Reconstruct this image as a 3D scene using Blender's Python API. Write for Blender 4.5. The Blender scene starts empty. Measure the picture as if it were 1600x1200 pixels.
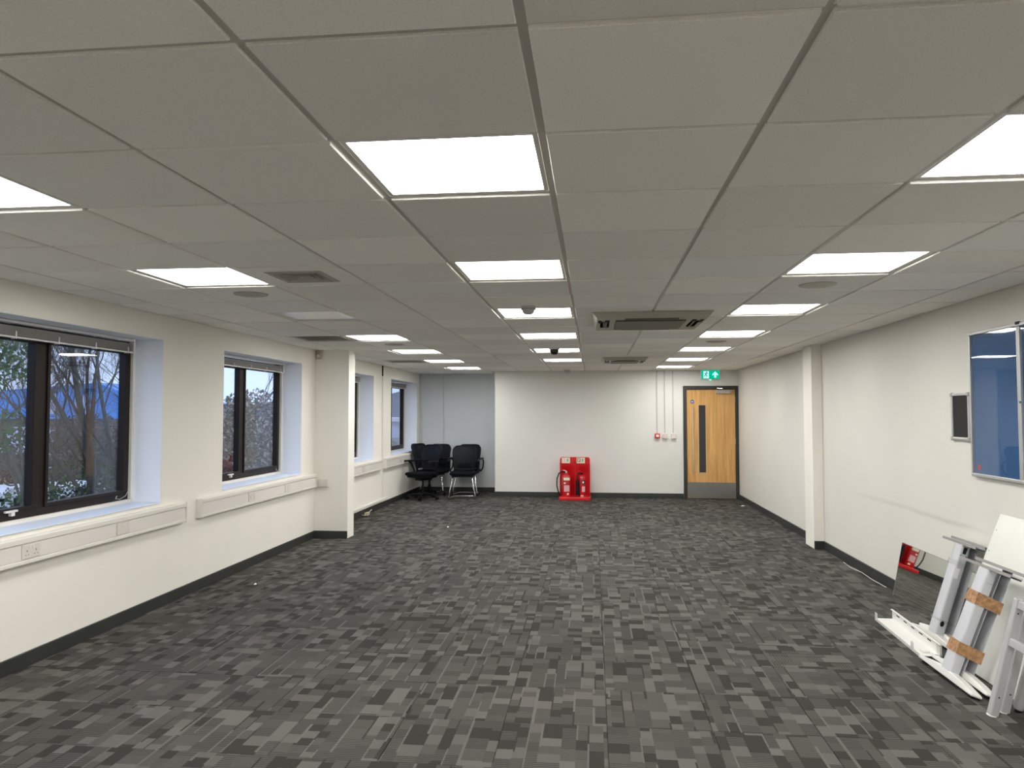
import bpy, bmesh, math, random
from mathutils import Vector, Matrix
R_ = math.radians
random.seed(7)
SC = bpy.context.scene
COL = SC.collection

# ------------------------------------------------------------------ camera, sky, exposure
CAM_Z = 1.55
def make_camera():
    yaw, pitch = R_(6.26), R_(2.444)
    cy, sy, cp, sp = math.cos(yaw), math.sin(yaw), math.cos(pitch), math.sin(pitch)
    F = Vector((-sy*cp, cy*cp, sp)); Rt = Vector((cy, sy, 0)); U = Rt.cross(F)
    cd = bpy.data.cameras.new('camera'); cam = bpy.data.objects.new('camera', cd)
    COL.objects.link(cam)
    M = Matrix(((Rt.x, U.x, -F.x, 0), (Rt.y, U.y, -F.y, 0), (Rt.z, U.z, -F.z, CAM_Z), (0, 0, 0, 1)))
    cam.matrix_world = M
    cd.sensor_width = 36; cd.lens = 1150/1600*36; cd.shift_y = -3/1600
    cd.clip_start = .02; cd.clip_end = 3000
    SC.camera = cam
make_camera()
W = bpy.data.worlds.new('overcast_sky'); SC.world = W; W.use_nodes = True
bg = W.node_tree.nodes['Background']
bg.inputs['Color'].default_value = (.58, .70, 1.0, 1); bg.inputs['Strength'].default_value = 1.8
PANEL = 23.0
vs = SC.view_settings
vs.view_transform = 'Standard'; vs.look = 'None'; vs.gamma = 1; vs.exposure = 0.0; vs.use_curve_mapping = False
SC.cycles.use_denoising = True
SC.cycles.max_bounces = 10; SC.cycles.diffuse_bounces = 6; SC.cycles.transparent_max_bounces = 16
SC.cycles.sample_clamp_indirect = 6

# ------------------------------------------------------------------ room numbers
XL, XR, YF, YA, YB = -3.465, 2.63, 13.75, 14.5, -4.4
HC = 2.351                      # ceiling
XN = -1.83                      # alcove corner
WZ0, WZ1 = .83, 2.15            # window opening
WINS = [(.87, 2.75), (3.74, 5.62), (6.61, 8.49), (9.53, 11.41), (12.42, 14.31)]
COLX = [-3.15, -2.571, -1.975, -1.373, -.757, -.141, .468, 1.086, 1.701, 2.312]
ROW0, ROWP = 2.062, .5825       # transverse ceiling lines

# ------------------------------------------------------------------ helpers
class MB:
    def __init__(s): s.v = []; s.f = []
    def add(s, vs, fs, M=None):
        o = len(s.v)
        s.v += [tuple(M @ Vector(p)) if M else tuple(p) for p in vs]
        s.f += [tuple(i+o for i in f) for f in fs]; return s
    def box(s, a, b, M=None):
        x0, y0, z0 = [min(p, q) for p, q in zip(a, b)]; x1, y1, z1 = [max(p, q) for p, q in zip(a, b)]
        return s.add([(x0,y0,z0),(x1,y0,z0),(x1,y1,z0),(x0,y1,z0),(x0,y0,z1),(x1,y0,z1),(x1,y1,z1),(x0,y1,z1)],
                     [(0,3,2,1),(4,5,6,7),(0,1,5,4),(1,2,6,5),(2,3,7,6),(3,0,4,7)], M)
    def cbox(s, c, d, M=None):
        return s.box([p-q/2 for p, q in zip(c, d)], [p+q/2 for p, q in zip(c, d)], M)
    def prism(s, poly, d0, d1, axis='z', M=None):
        n = len(poly)
        def P(u, v, w): return {'z': (u, v, w), 'y': (u, w, v), 'x': (w, u, v)}[axis]
        vs = [P(u, v, d0) for u, v in poly]+[P(u, v, d1) for u, v in poly]
        fs = [tuple(range(n))[::-1], tuple(range(n, 2*n))]+[(i, (i+1) % n, n+(i+1) % n, n+i) for i in range(n)]
        return s.add(vs, fs, M)
    def tube(s, path, r, n=10, M=None, caps=True, closed=False):
        P = [Vector(p) for p in path]; m = len(P)
        rs = r if isinstance(r, (list, tuple)) else [r]*m
        vs = []; N = None
        for i, p in enumerate(P):
            a = P[i-1] if (i or closed) else P[0]; b = P[(i+1) % m] if (i < m-1 or closed) else P[-1]
            t = (b-a)
            if t.length < 1e-9: t = Vector((0, 0, 1))
            t.normalize()
            if N is None: N = t.orthogonal().normalized()
            else:
                N = N-t*N.dot(t); N = N.normalized() if N.length > 1e-6 else t.orthogonal().normalized()
            B = t.cross(N)
            vs += [p+(N*math.cos(2*math.pi*k/n)+B*math.sin(2*math.pi*k/n))*rs[i] for k in range(n)]
        fs = []
        for i in range(m if closed else m-1):
            j = (i+1) % m
            for k in range(n):
                fs.append((i*n+k, i*n+(k+1) % n, j*n+(k+1) % n, j*n+k))
        if caps and not closed: fs += [tuple(range(n))[::-1], tuple(range((m-1)*n, m*n))]
        return s.add(vs, fs, M)
    def lathe(s, prof, n=20, M=None):
        vs = []; fs = []; m = len(prof)
        for r, z in prof: vs += [(r*math.cos(2*math.pi*k/n), r*math.sin(2*math.pi*k/n), z) for k in range(n)]
        for i in range(m-1):
            for k in range(n): fs.append((i*n+k, i*n+(k+1) % n, (i+1)*n+(k+1) % n, (i+1)*n+k))
        fs += [tuple(range(n))[::-1], tuple(range((m-1)*n, m*n))]
        return s.add(vs, fs, M)
    def build(s, name, mat, parent=None, bevel=0, smooth=False, seg=2, loc=None):
        me = bpy.data.meshes.new(name); me.from_pydata(s.v, [], s.f)
        bm = bmesh.new(); bm.from_mesh(me); bmesh.ops.recalc_face_normals(bm, faces=bm.faces); bm.to_mesh(me); bm.free()
        me.update(); me.materials.append(mat)
        o = bpy.data.objects.new(name, me); COL.objects.link(o)
        if parent: o.parent = parent
        if loc: o.location = loc
        if bevel:
            b = o.modifiers.new('bevel', 'BEVEL'); b.width = bevel; b.segments = seg; b.limit_method = 'ANGLE'; b.angle_limit = R_(35)
        if smooth:
            for p in me.polygons: p.use_smooth = True
            try: me.set_sharp_from_angle(angle=R_(40))
            except Exception: pass
        return o
def tag(o, label, cat=None, group=None, kind=None):
    if label: o['label'] = label
    if cat: o['category'] = cat
    if group: o['group'] = group
    if kind: o['kind'] = kind
    return o
def empty(name, loc=(0, 0, 0), rz=0):
    o = bpy.data.objects.new(name, None); COL.objects.link(o); o.location = loc; o.rotation_euler = (0, 0, rz)
    o.empty_display_size = .05; return o
def thing(name, label, cat, loc=(0, 0, 0), rz=0, group=None): return tag(empty(name, loc, rz), label, cat, group)
def struct(name, mb, mat, bevel=0, label=None): return tag(mb.build(name, mat, None, bevel), label, kind='structure')
def copy_tree(o, parent=None):
    c = o.copy(); COL.objects.link(c)
    if parent: c.parent = parent
    for ch in list(o.children): copy_tree(ch, c)
    return c
def arc(cx, cy, r, a0, a1, n):
    return [(cx+r*math.cos(R_(a0+(a1-a0)*i/n)), cy+r*math.sin(R_(a0+(a1-a0)*i/n))) for i in range(n+1)]
def rrect(x0, y0, x1, y1, r, n=5, corners=(1, 1, 1, 1)):
    p = []
    for (cx, cy, a, on) in ((x1-r, y0+r, -90, corners[0]), (x1-r, y1-r, 0, corners[1]), (x0+r, y1-r, 90, corners[2]), (x0+r, y0+r, 180, corners[3])):
        if on: p += arc(cx, cy, r, a, a+90, n)
        else: p.append((cx+r*(1 if a in (-90, 0) else -1), cy+r*(1 if a in (0, 90) else -1)))
    return p

# ------------------------------------------------------------------ materials
def lin(c): return tuple(((x/255)/12.92 if x/255 <= .04045 else ((x/255+.055)/1.055)**2.4) for x in c)
def mat(name, col, rough=.5, metal=0, noise=0, nscale=20, bump=0, bscale=200, emit=0, spec=None, rnd=0, coat=0):
    m = bpy.data.materials.new(name); m.use_nodes = True
    nt = m.node_tree; b = nt.nodes['Principled BSDF']; L = nt.links.new
    b.inputs['Base Color'].default_value = (*col, 1); b.inputs['Roughness'].default_value = rough; b.inputs['Metallic'].default_value = metal
    if spec is not None: b.inputs['Specular IOR Level'].default_value = spec
    if coat: b.inputs['Coat Weight'].default_value = coat
    if emit: b.inputs['Emission Color'].default_value = (*col, 1); b.inputs['Emission Strength'].default_value = emit
    tc = nt.nodes.new('ShaderNodeNewGeometry')
    if noise or rnd:
        mx = nt.nodes.new('ShaderNodeHueSaturation'); mx.inputs['Color'].default_value = (*col, 1)
        val = nt.nodes.new('ShaderNodeMath'); val.operation = 'ADD'; val.inputs[0].default_value = 1; val.inputs[1].default_value = 0
        if noise:
            n = nt.nodes.new('ShaderNodeTexNoise'); n.inputs['Scale'].default_value = nscale; n.inputs['Detail'].default_value = 4
            L(tc.outputs['Position'], n.inputs['Vector'])
            mr = nt.nodes.new('ShaderNodeMapRange'); mr.inputs[1].default_value = .25; mr.inputs[2].default_value = .75
            mr.inputs[3].default_value = 1-noise; mr.inputs[4].default_value = 1+noise
            L(n.outputs['Fac'], mr.inputs[0]); L(mr.outputs[0], val.inputs[0])
        if rnd:
            oi = nt.nodes.new('ShaderNodeObjectInfo'); mr2 = nt.nodes.new('ShaderNodeMapRange')
            mr2.inputs[3].default_value = -rnd; mr2.inputs[4].default_value = rnd
            L(oi.outputs['Random'], mr2.inputs[0]); L(mr2.outputs[0], val.inputs[1])
        L(val.outputs[0], mx.inputs['Value']); L(mx.outputs[0], b.inputs['Base Color'])
    if bump:
        n2 = nt.nodes.new('ShaderNodeTexNoise'); n2.inputs['Scale'].default_value = bscale; n2.inputs['Detail'].default_value = 3
        L(tc.outputs['Position'], n2.inputs['Vector'])
        bp = nt.nodes.new('ShaderNodeBump'); bp.inputs['Strength'].default_value = bump; bp.inputs['Distance'].default_value = .004
        L(n2.outputs['Fac'], bp.inputs['Height']); L(bp.outputs[0], b.inputs['Normal'])
    return m
def glass(name, tint=(1, 1, 1), ior=1.5):
    m = bpy.data.materials.new(name); m.use_nodes = True; nt = m.node_tree; nt.nodes.clear()
    o = nt.nodes.new('ShaderNodeOutputMaterial'); mx = nt.nodes.new('ShaderNodeMixShader'); t = nt.nodes.new('ShaderNodeBsdfTransparent')
    g = nt.nodes.new('ShaderNodeBsdfGlossy'); g.inputs['Roughness'].default_value = .01; lw = nt.nodes.new('ShaderNodeLayerWeight'); lw.inputs[0].default_value = .5; r0 = ((ior-1)/(ior+1))**2*1.6
    pw = nt.nodes.new('ShaderNodeMath'); pw.operation = 'POWER'; pw.inputs[1].default_value = 5; nt.links.new(lw.outputs['Facing'], pw.inputs[0])
    f = nt.nodes.new('ShaderNodeMath'); f.operation = 'MULTIPLY_ADD'; f.inputs[1].default_value = 1-r0; f.inputs[2].default_value = r0; nt.links.new(pw.outputs[0], f.inputs[0])
    t.inputs[0].default_value = (*tint, 1)
    nt.links.new(f.outputs[0], mx.inputs[0]); nt.links.new(t.outputs[0], mx.inputs[1]); nt.links.new(g.outputs[0], mx.inputs[2]); nt.links.new(mx.outputs[0], o.inputs[0])
    return m
def emis(name, col, s):
    m = bpy.data.materials.new(name); m.use_nodes = True; nt = m.node_tree; nt.nodes.clear()
    o = nt.nodes.new('ShaderNodeOutputMaterial'); e = nt.nodes.new('ShaderNodeEmission'); e.inputs[0].default_value = (*col, 1); e.inputs[1].default_value = s
    nt.links.new(e.outputs[0], o.inputs[0]); return m

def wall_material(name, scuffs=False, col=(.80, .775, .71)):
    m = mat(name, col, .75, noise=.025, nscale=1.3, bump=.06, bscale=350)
    if scuffs:   # grubby rub marks left on the paint at table height
        nt = m.node_tree; L = nt.links.new; b = nt.nodes['Principled BSDF']
        src = b.inputs['Base Color'].links[0].from_socket
        geo = nt.nodes.new('ShaderNodeNewGeometry'); sp = nt.nodes.new('ShaderNodeSeparateXYZ'); L(geo.outputs['Position'], sp.inputs[0])
        nz = nt.nodes.new('ShaderNodeTexNoise'); nz.inputs['Scale'].default_value = 1.6; nz.inputs['Detail'].default_value = 5; L(geo.outputs['Position'], nz.inputs['Vector'])
        def math_(op, a, b_=None):
            n = nt.nodes.new('ShaderNodeMath'); n.operation = op
            for i, v in enumerate((a, b_)):
                if v is None: continue
                if isinstance(v, (int, float)): n.inputs[i].default_value = v
                else: L(v, n.inputs[i])
            return n.outputs[0]
        off = math_('MULTIPLY', math_('SUBTRACT', nz.outputs['Fac'], .5), .05)
        d = math_('ABSOLUTE', math_('SUBTRACT', math_('ADD', sp.outputs['Z'], off), .752))
        band = nt.nodes.new('ShaderNodeMapRange'); band.inputs[1].default_value = .03; band.inputs[2].default_value = .0; L(d, band.inputs[0])
        ya = nt.nodes.new('ShaderNodeMapRange'); ya.inputs[1].default_value = 8.0; ya.inputs[2].default_value = 7.0; L(sp.outputs['Y'], ya.inputs[0])
        yb = nt.nodes.new('ShaderNodeMapRange'); yb.inputs[1].default_value = 5.2; yb.inputs[2].default_value = 5.6; L(sp.outputs['Y'], yb.inputs[0])
        fac = math_('MULTIPLY', math_('MULTIPLY', band.outputs[0], math_('MULTIPLY', ya.outputs[0], yb.outputs[0])), math_('MULTIPLY', nz.outputs['Fac'], .5))
        mx = nt.nodes.new('ShaderNodeMix'); mx.data_type = 'RGBA'; L(fac, mx.inputs[0]); L(src, mx.inputs[6]); mx.inputs[7].default_value = (.35, .31, .28, 1)
        L(mx.outputs[2], b.inputs['Base Color'])
    return m

def carpet_material():
    m = bpy.data.materials.new('block_carpet'); m.use_nodes = True; nt = m.node_tree; L = nt.links.new; N = nt.nodes.new
    b = nt.nodes['Principled BSDF']; b.inputs['Roughness'].default_value = .95; b.inputs['Specular IOR Level'].default_value = .12
    tc = N('ShaderNodeTexCoord'); oi = N('ShaderNodeObjectInfo'); sp = N('ShaderNodeSeparateXYZ'); L(tc.outputs['Object'], sp.inputs[0])
    def M(op, a, b_=None, c=None):
        n = N('ShaderNodeMath'); n.operation = op
        for i, v in enumerate((a, b_, c)):
            if v is None: continue
            if isinstance(v, (int, float)): n.inputs[i].default_value = v
            else: L(v, n.inputs[i])
        return n.outputs[0]
    def white(x, y, z):
        cx = N('ShaderNodeCombineXYZ')
        for i, v in enumerate((x, y, z)):
            if isinstance(v, (int, float)): cx.inputs[i].default_value = v
            else: L(v, cx.inputs[i])
        w = N('ShaderNodeTexWhiteNoise'); w.noise_dimensions = '3D'; L(cx.outputs[0], w.inputs['Vector']); return w.outputs['Value']
    seed = M('MULTIPLY', oi.outputs['Random'], 91.7)
    x0_ = M('DIVIDE', M('ADD', sp.outputs['X'], 8.2565), .0733)
    x = M('ADD', x0_, M('MULTIPLY', M('SINE', M('ADD', M('MULTIPLY', x0_, 1.75), seed)), .22))
    i = M('FLOOR', x); fx = M('FRACT', x)
    off = M('MULTIPLY', white(i, 3.3, seed), .9)
    y = M('ADD', M('DIVIDE', M('ADD', sp.outputs['Y'], 8.2425), M('ADD', .070, M('MULTIPLY', white(i, 9.1, seed), .05))), off)
    j = M('FLOOR', y)
    r1 = white(i, j, seed)
    # block tones
    cr = N('ShaderNodeValToRGB'); cr.color_ramp.interpolation = 'CONSTANT'
    e = cr.color_ramp.elements; e[0].position = 0; e[0].color = (*DARK, 1); e[1].position = .17; e[1].color = (*MID, 1)
    for p, c in ((.42, MID2), (.62, MID3), (.78, LIGHT), (.92, LIGHT2)):
        q = e.new(p); q.color = (*c, 1)
    L(r1, cr.inputs[0])
    # thin tufted lines at some column edges
    jl = M('FLOOR', M('DIVIDE', y, 2.7)); r2 = white(M('ADD', i, 41.0), jl, seed)
    edge = M('LESS_THAN', fx, .13)
    lt = M('MULTIPLY', edge, M('GREATER_THAN', r2, .76)); dk = M('MULTIPLY', edge, M('LESS_THAN', r2, .2))
    mx = N('ShaderNodeMix'); mx.data_type = 'RGBA'; L(lt, mx.inputs[0]); L(cr.outputs[0], mx.inputs[6]); mx.inputs[7].default_value = (*LIGHT2, 1)
    mx2 = N('ShaderNodeMix'); mx2.data_type = 'RGBA'; L(dk, mx2.inputs[0]); L(mx.outputs[2], mx2.inputs[6]); mx2.inputs[7].default_value = (*DARK, 1)
    # corduroy rib in the mid blocks
    rib = M('SINE', M('MULTIPLY', sp.outputs['Y'], 2*math.pi/.0172))
    isr = M('MULTIPLY', M('GREATER_THAN', r1, .17), M('LESS_THAN', r1, .56))
    ribm = M('MULTIPLY', M('MULTIPLY', rib, isr), .30)
    tn = N('ShaderNodeTexNoise'); tn.inputs['Scale'].default_value = 260; tn.inputs['Detail'].default_value = 3; L(tc.outputs['Object'], tn.inputs['Vector'])
    geo = N('ShaderNodeNewGeometry'); bn = N('ShaderNodeTexNoise'); bn.inputs['Scale'].default_value = .9; bn.inputs['Detail'].default_value = 3; L(geo.outputs['Position'], bn.inputs['Vector'])
    val = M('ADD', M('ADD', 1.0, ribm), M('ADD', M('MULTIPLY', M('SUBTRACT', tn.outputs['Fac'], .5), .7), M('MULTIPLY', M('SUBTRACT', bn.outputs['Fac'], .5), .25)))
    val = M('MULTIPLY', val, M('ADD', .93, M('MULTIPLY', oi.outputs['Random'], .14)))
    hs = N('ShaderNodeHueSaturation'); L(mx2.outputs[2], hs.inputs['Color']); L(val, hs.inputs['Value']); L(hs.outputs[0], b.inputs['Base Color'])
    bp = N('ShaderNodeBump'); bp.inputs['Strength'].default_value = .35; bp.inputs['Distance'].default_value = .003
    L(M('ADD', M('MULTIPLY', ribm, 2.0), tn.outputs['Fac']), bp.inputs['Height']); L(bp.outputs[0], b.inputs['Normal'])
    return m
K = 1.0
DARK = (.036, .0335, .030); MID = (.059, .056, .052); MID2 = (.067, .064, .059); MID3 = (.074, .071, .066)
LIGHT = (.100, .096, .089); LIGHT2 = (.112, .108, .101)

M_WALL = wall_material('wall_paint', False, (.84, .815, .75)); M_WALLR = wall_material('wall_paint_scuffed', True, (.70, .68, .625)); M_WALLF = wall_material('far_wall_paint', False, (.75, .745, .705)); M_WALLA = wall_material('alcove_blue_grey', False, (.60, .625, .64))  # alcove wall set greyer and bluer than the other walls
M_SKIRT = mat('dark_skirting', (.030, .032, .030), .45, noise=.15, nscale=6)
M_CARPET = carpet_material()
M_SUB = mat('screed', (.02, .02, .02), .9)
M_TILE = mat('mineral_tile', (.89, .865, .81), .95, noise=.10, nscale=240, bump=.25, bscale=300, rnd=.09)
M_TILE2 = mat('newer_mineral_tile', (.86, .85, .82), .95, noise=.06, nscale=240, bump=.2, bscale=300, rnd=.03)
M_TEE = mat('grid_steel', (.55, .53, .49), .45)
M_PANEL = emis('panel_light', (1, .985, .95), PANEL)
M_PANELW = emis('panel_light_warm', (1, .95, .78), PANEL*.62)
M_PANELF = mat('panel_frame', (.72, .71, .67), .4)
M_OPAL = mat('unlit_opal_diffuser', (.93, .94, .95), .22, spec=.8)
M_WHITE = mat('white_plastic', (.80, .775, .72), .35)
M_WHITE2 = mat('trunking_plastic', (.76, .735, .68), .4)
M_COVER = mat('trunking_cover', (.74, .71, .67), .38)
M_VAN_LABEL = mat('paper_white', (.88, .88, .88), .6)
M_SOCK = mat('socket_plastic', (.70, .645, .60), .3)
M_GREYLINE = mat('grey_mark', (.25, .24, .23), .6)
M_BROWN = mat('brown_aluminium', (.012, .007, .005), .45, spec=.25)
M_GLASS = glass('window_glass', (.93, .96, .97))
M_CLEAR = glass('clear_cover', ior=1.36)
M_SILL = mat('sill_board', (.74, .82, .96), .4)  # blue in the base colour stands in for reflected sky
M_REVEAL = mat('reveal_daylight_tint', (.86, .885, .95), .4)  # cool bright tint stands in for daylight on the reveals
M_BLIND = mat('blind_slat', (.36, .35, .33), .45)
M_BLINDR = mat('blind_rail', (.82, .81, .78), .35)
M_BLACK = mat('black_plastic', (.005, .005, .007), .5, spec=.2)
M_BLK2 = mat('black_fabric', (.005, .0055, .009), .85, noise=.2, nscale=80, spec=.1)
M_CHROME = mat('chrome', (.85, .85, .86), .12, metal=1)
M_ALU = mat('brushed_aluminium', (.62, .62, .61), .35, metal=1, noise=.05, nscale=40)
M_ALUP = mat('silver_trim', (.55, .55, .54), .4, metal=.6)
M_RED = mat('red_plastic', (.62, .008, .014), .3, coat=.3)
M_REDC = mat('red_enamel', (.50, .012, .02), .22, coat=.4)
M_CREAM = mat('cream_sign', (.80, .80, .62), .5)
M_PINK = mat('label_print', (.72, .42, .45), .5)
M_DKRED = mat('dark_red_print', (.35, .05, .05), .5)
M_GRN = mat('green_print', (.03, .25, .12), .5)
M_FELT = mat('blue_felt', (.028, .10, .25), .9, noise=.12, nscale=3)
M_DKFELT = mat('charcoal_felt', (.018, .018, .018), .9, noise=.2, nscale=60)
M_STEELG = mat('grey_leg_paint', (.56, .57, .60), .28)
M_STEELW = mat('white_leg_paint', (.74, .73, .70), .3)
M_FRAMEG = mat('frame_grey_paint', (.42, .42, .43), .35)
M_TAPE = mat('brown_parcel_tape', (.40, .21, .09), .2, noise=.45, nscale=45, bump=.5, bscale=60, coat=.4)
M_WRAP = glass('clear_tape', (.97, .97, .97), 1.35)
M_BOARD = mat('pale_melamine', (.70, .71, .66), .22, noise=.02, nscale=3)
M_MIRROR = mat('mirror_silvering', (.74, .78, .72), .015, metal=1)
M_ACP = mat('aged_cream_plastic', (.40, .38, .31), .45, noise=.06, nscale=5)
M_ACG = mat('olive_grille', (.13, .125, .085), .55)
M_COND = mat('conduit_plastic', (.52, .515, .50), .4)
M_DARK = mat('dark_void', (.006, .006, .006), .9)
M_VENT = mat('vent_metal', (.40, .38, .33), .5)
M_BEIGE = mat('beige_plastic', (.42, .38, .28), .45)

def wood_material():
    m = mat('maple_veneer', (.50, .26, .085), .38, coat=.15); nt = m.node_tree; L = nt.links.new; b = nt.nodes['Principled BSDF']
    geo = nt.nodes.new('ShaderNodeNewGeometry'); mp = nt.nodes.new('ShaderNodeMapping'); mp.inputs['Scale'].default_value = (9, 1, .6); L(geo.outputs['Position'], mp.inputs[0])
    n = nt.nodes.new('ShaderNodeTexNoise'); n.inputs['Scale'].default_value = 2.4; n.inputs['Detail'].default_value = 6; n.inputs['Distortion'].default_value = .5; L(mp.outputs[0], n.inputs['Vector'])
    cr = nt.nodes.new('ShaderNodeValToRGB'); cr.color_ramp.elements[0].position = .3; cr.color_ramp.elements[0].color = (.56, .29, .085, 1)
    cr.color_ramp.elements[1].position = .7; cr.color_ramp.elements[1].color = (.80, .47, .165, 1)
    L(n.outputs['Fac'], cr.inputs[0]); L(cr.outputs[0], b.inputs['Base Color']); return m
M_WOOD = wood_material()
def mesh_fabric():
    m = bpy.data.materials.new('black_mesh_fabric'); m.use_nodes = True; nt = m.node_tree; b = nt.nodes['Principled BSDF']
    b.inputs['Base Color'].default_value = (.006, .009, .013, 1); b.inputs['Roughness'].default_value = .6; b.inputs['Specular IOR Level'].default_value = .2; b.inputs['Alpha'].default_value = .95
    return m
M_MESH = mesh_fabric()

# ------------------------------------------------------------------ setting: walls
def cell_wall(us, zs, is_hole, d0, d1, axis):
    """solid wall built from cells; only the faces that show are made. axis='x': u runs along y, thickness in x"""
    mb = MB(); nu, nz = len(us)-1, len(zs)-1
    solid = lambda i, k: 0 <= i < nu and 0 <= k < nz and not is_hole((us[i]+us[i+1])/2, (zs[k]+zs[k+1])/2)
    P = (lambda u, z, d: (d, u, z)) if axis == 'x' else (lambda u, z, d: (u, d, z))
    idx = {}
    def V(u, z, d):
        k = (round(u, 5), round(z, 5), round(d, 5))
        if k not in idx: idx[k] = len(mb.v); mb.v.append(P(u, z, d))
        return idx[k]
    for i in range(nu):
        for k in range(nz):
            if not solid(i, k): continue
            u0, u1, z0, z1 = us[i], us[i+1], zs[k], zs[k+1]
            for d in (d0, d1): mb.f.append((V(u0, z0, d), V(u1, z0, d), V(u1, z1, d), V(u0, z1, d)))
            for (di, dk, a, b) in ((-1, 0, (u0, z0), (u0, z1)), (1, 0, (u1, z0), (u1, z1)), (0, -1, (u0, z0), (u1, z0)), (0, 1, (u0, z1), (u1, z1))):
                if not solid(i+di, k+dk): mb.f.append((V(*a, d0), V(*b, d0), V(*b, d1), V(*a, d1)))
    return mb
us = sorted({YB-.15, YA+.15, *[a for w in WINS for a in w]})
struct('wall_left', cell_wall(us, [-.1, WZ0, WZ1, 2.75], lambda y, z: WZ0 < z < WZ1 and any(a < y < b for a, b in WINS), XL, XL-.36, 'x'), M_WALL)
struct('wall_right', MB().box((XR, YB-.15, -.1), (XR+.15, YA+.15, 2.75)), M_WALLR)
struct('wall_far', cell_wall([XN, 1.655, XR], [-.1, 2.055, 2.75], lambda x, z: x > 1.655 and z < 2.055, YF, YA, 'y'), M_WALLF)
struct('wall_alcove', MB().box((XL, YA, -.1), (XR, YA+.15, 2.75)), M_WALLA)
struct('wall_back', MB().box((XL, YB-.15, -.1), (XR, YB, 2.75)), M_WALL)
struct('wall_left_pilaster', MB().box((XL, 8.93, 0), (-3.035, 9.17, HC+.05)), M_WALL, .003)
struct('wall_right_pilaster', MB().box((2.515, 8.83, 0), (XR, 9.17, HC+.05)), M_WALL, .003)
# skirtings
SK = .092
def skirt(name, segs):
    mb = MB()
    for (a, b, n) in segs:
        (x0, y0), (x1, y1) = a, b
        mb.box((min(x0, x1)+min(0, n[0]*.016), min(y0, y1)+min(0, n[1]*.016), 0), (max(x0, x1)+max(0, n[0]*.016), max(y0, y1)+max(0, n[1]*.016), SK))
    return struct(name, mb, M_SKIRT, .003)
skirt('baseboard_left', [((XL, YB), (XL, 8.93), (1, 0)), ((XL, 8.914), (-3.035, 8.93), (0, 0)), ((XL, 9.17), (XL, YA), (1, 0))])
skirt('baseboard_right', [((XR, YB), (XR, 8.814), (-1, 0)), ((2.515, 8.814), (XR, 8.83), (0, 0)), ((XR, 9.17), (XR, YF), (-1, 0))])
skirt('baseboard_far', [((XN, YF), (1.64, YF), (0, -1)), ((XN, YF), (XN, YA), (-1, 0))])
skirt('baseboard_alcove', [((XL+.016, YA), (XN-.016, YA), (0, -1))])

struct('trim_1', MB().box((-2.978, YA-.012, SK), (-2.963, YA, HC-.006)), M_COND, .002)
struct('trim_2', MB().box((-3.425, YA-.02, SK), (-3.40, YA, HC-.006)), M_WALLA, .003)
# ------------------------------------------------------------------ floor and carpet tiles
floor = struct('floor', MB().box((XL-.3, YB-.15, -.12), (XR+.1, YA+.1, -.007)), M_SUB)
TX, TY, TX0, TY0 = .513, .485, -.45, 4.235
def tile_mesh(w, d, nm):
    g, c, t = .001, .0026, -.007
    mb = MB(); hw, hd = w/2-g, d/2-g
    vs_ = [(-hw, -hd, t), (hw, -hd, t), (hw, hd, t), (-hw, hd, t), (-hw, -hd, -c), (hw, -hd, -c), (hw, hd, -c), (-hw, hd, -c),
           (-hw+c, -hd+c, 0), (hw-c, -hd+c, 0), (hw-c, hd-c, 0), (-hw+c, hd-c, 0)]
    fs = [(8, 9, 10, 11)]
    for a in (0, 4):
        for k in range(4): fs.append((a+k, a+(k+1) % 4, a+4+(k+1) % 4, a+4+k))
    mb.add(vs_, fs); me = bpy.data.meshes.new(nm); me.from_pydata(mb.v, [], mb.f); me.materials.append(M_CARPET); return me
cm_full = tile_mesh(TX, TY, 'carpet_tile'); cm_rot = tile_mesh(TY, TX, 'carpet_tile_turned')
turned = {(3, 3), (3, 1), (1, 5), (1, 6), (4, 9), (-2, 11), (3, 7), (-3, 11), (0, 9), (2, 12), (-5, 8)}
nt_ = 0
for r in range(-2, 22):
    y0 = TY0+TY*r; y1 = min(y0+TY, YA)
    if y0 > YA-.02: break
    for c in range(-6, 6):
        x0 = max(TX0+TX*c, XL); x1 = min(TX0+TX*(c+1), XR)
        if y0 > YF and x0 > XN: continue
        full = abs(x1-x0-TX) < .01 and abs(y1-y0-TY) < .01
        me = cm_full if full else tile_mesh(x1-x0, y1-y0, 'carpet_tile_cut')
        o = None
        if full and (c, r) in turned: me = cm_rot
        o = bpy.data.objects.new('carpet_tile', me); COL.objects.link(o); o.parent = floor
        o.location = ((x0+x1)/2, (y0+y1)/2, random.uniform(-.0004, .0004)); nt_ += 1
        if me is cm_rot: o.rotation_euler.z = math.pi/2
        elif full: o.rotation_euler.z = random.choice((0, math.pi))
near = MB().box((XL, YB, -.007), (XR, TY0-2*TY, 0)).build('carpet_tile_run', M_CARPET, floor); near['kind'] = 'stuff'

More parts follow.
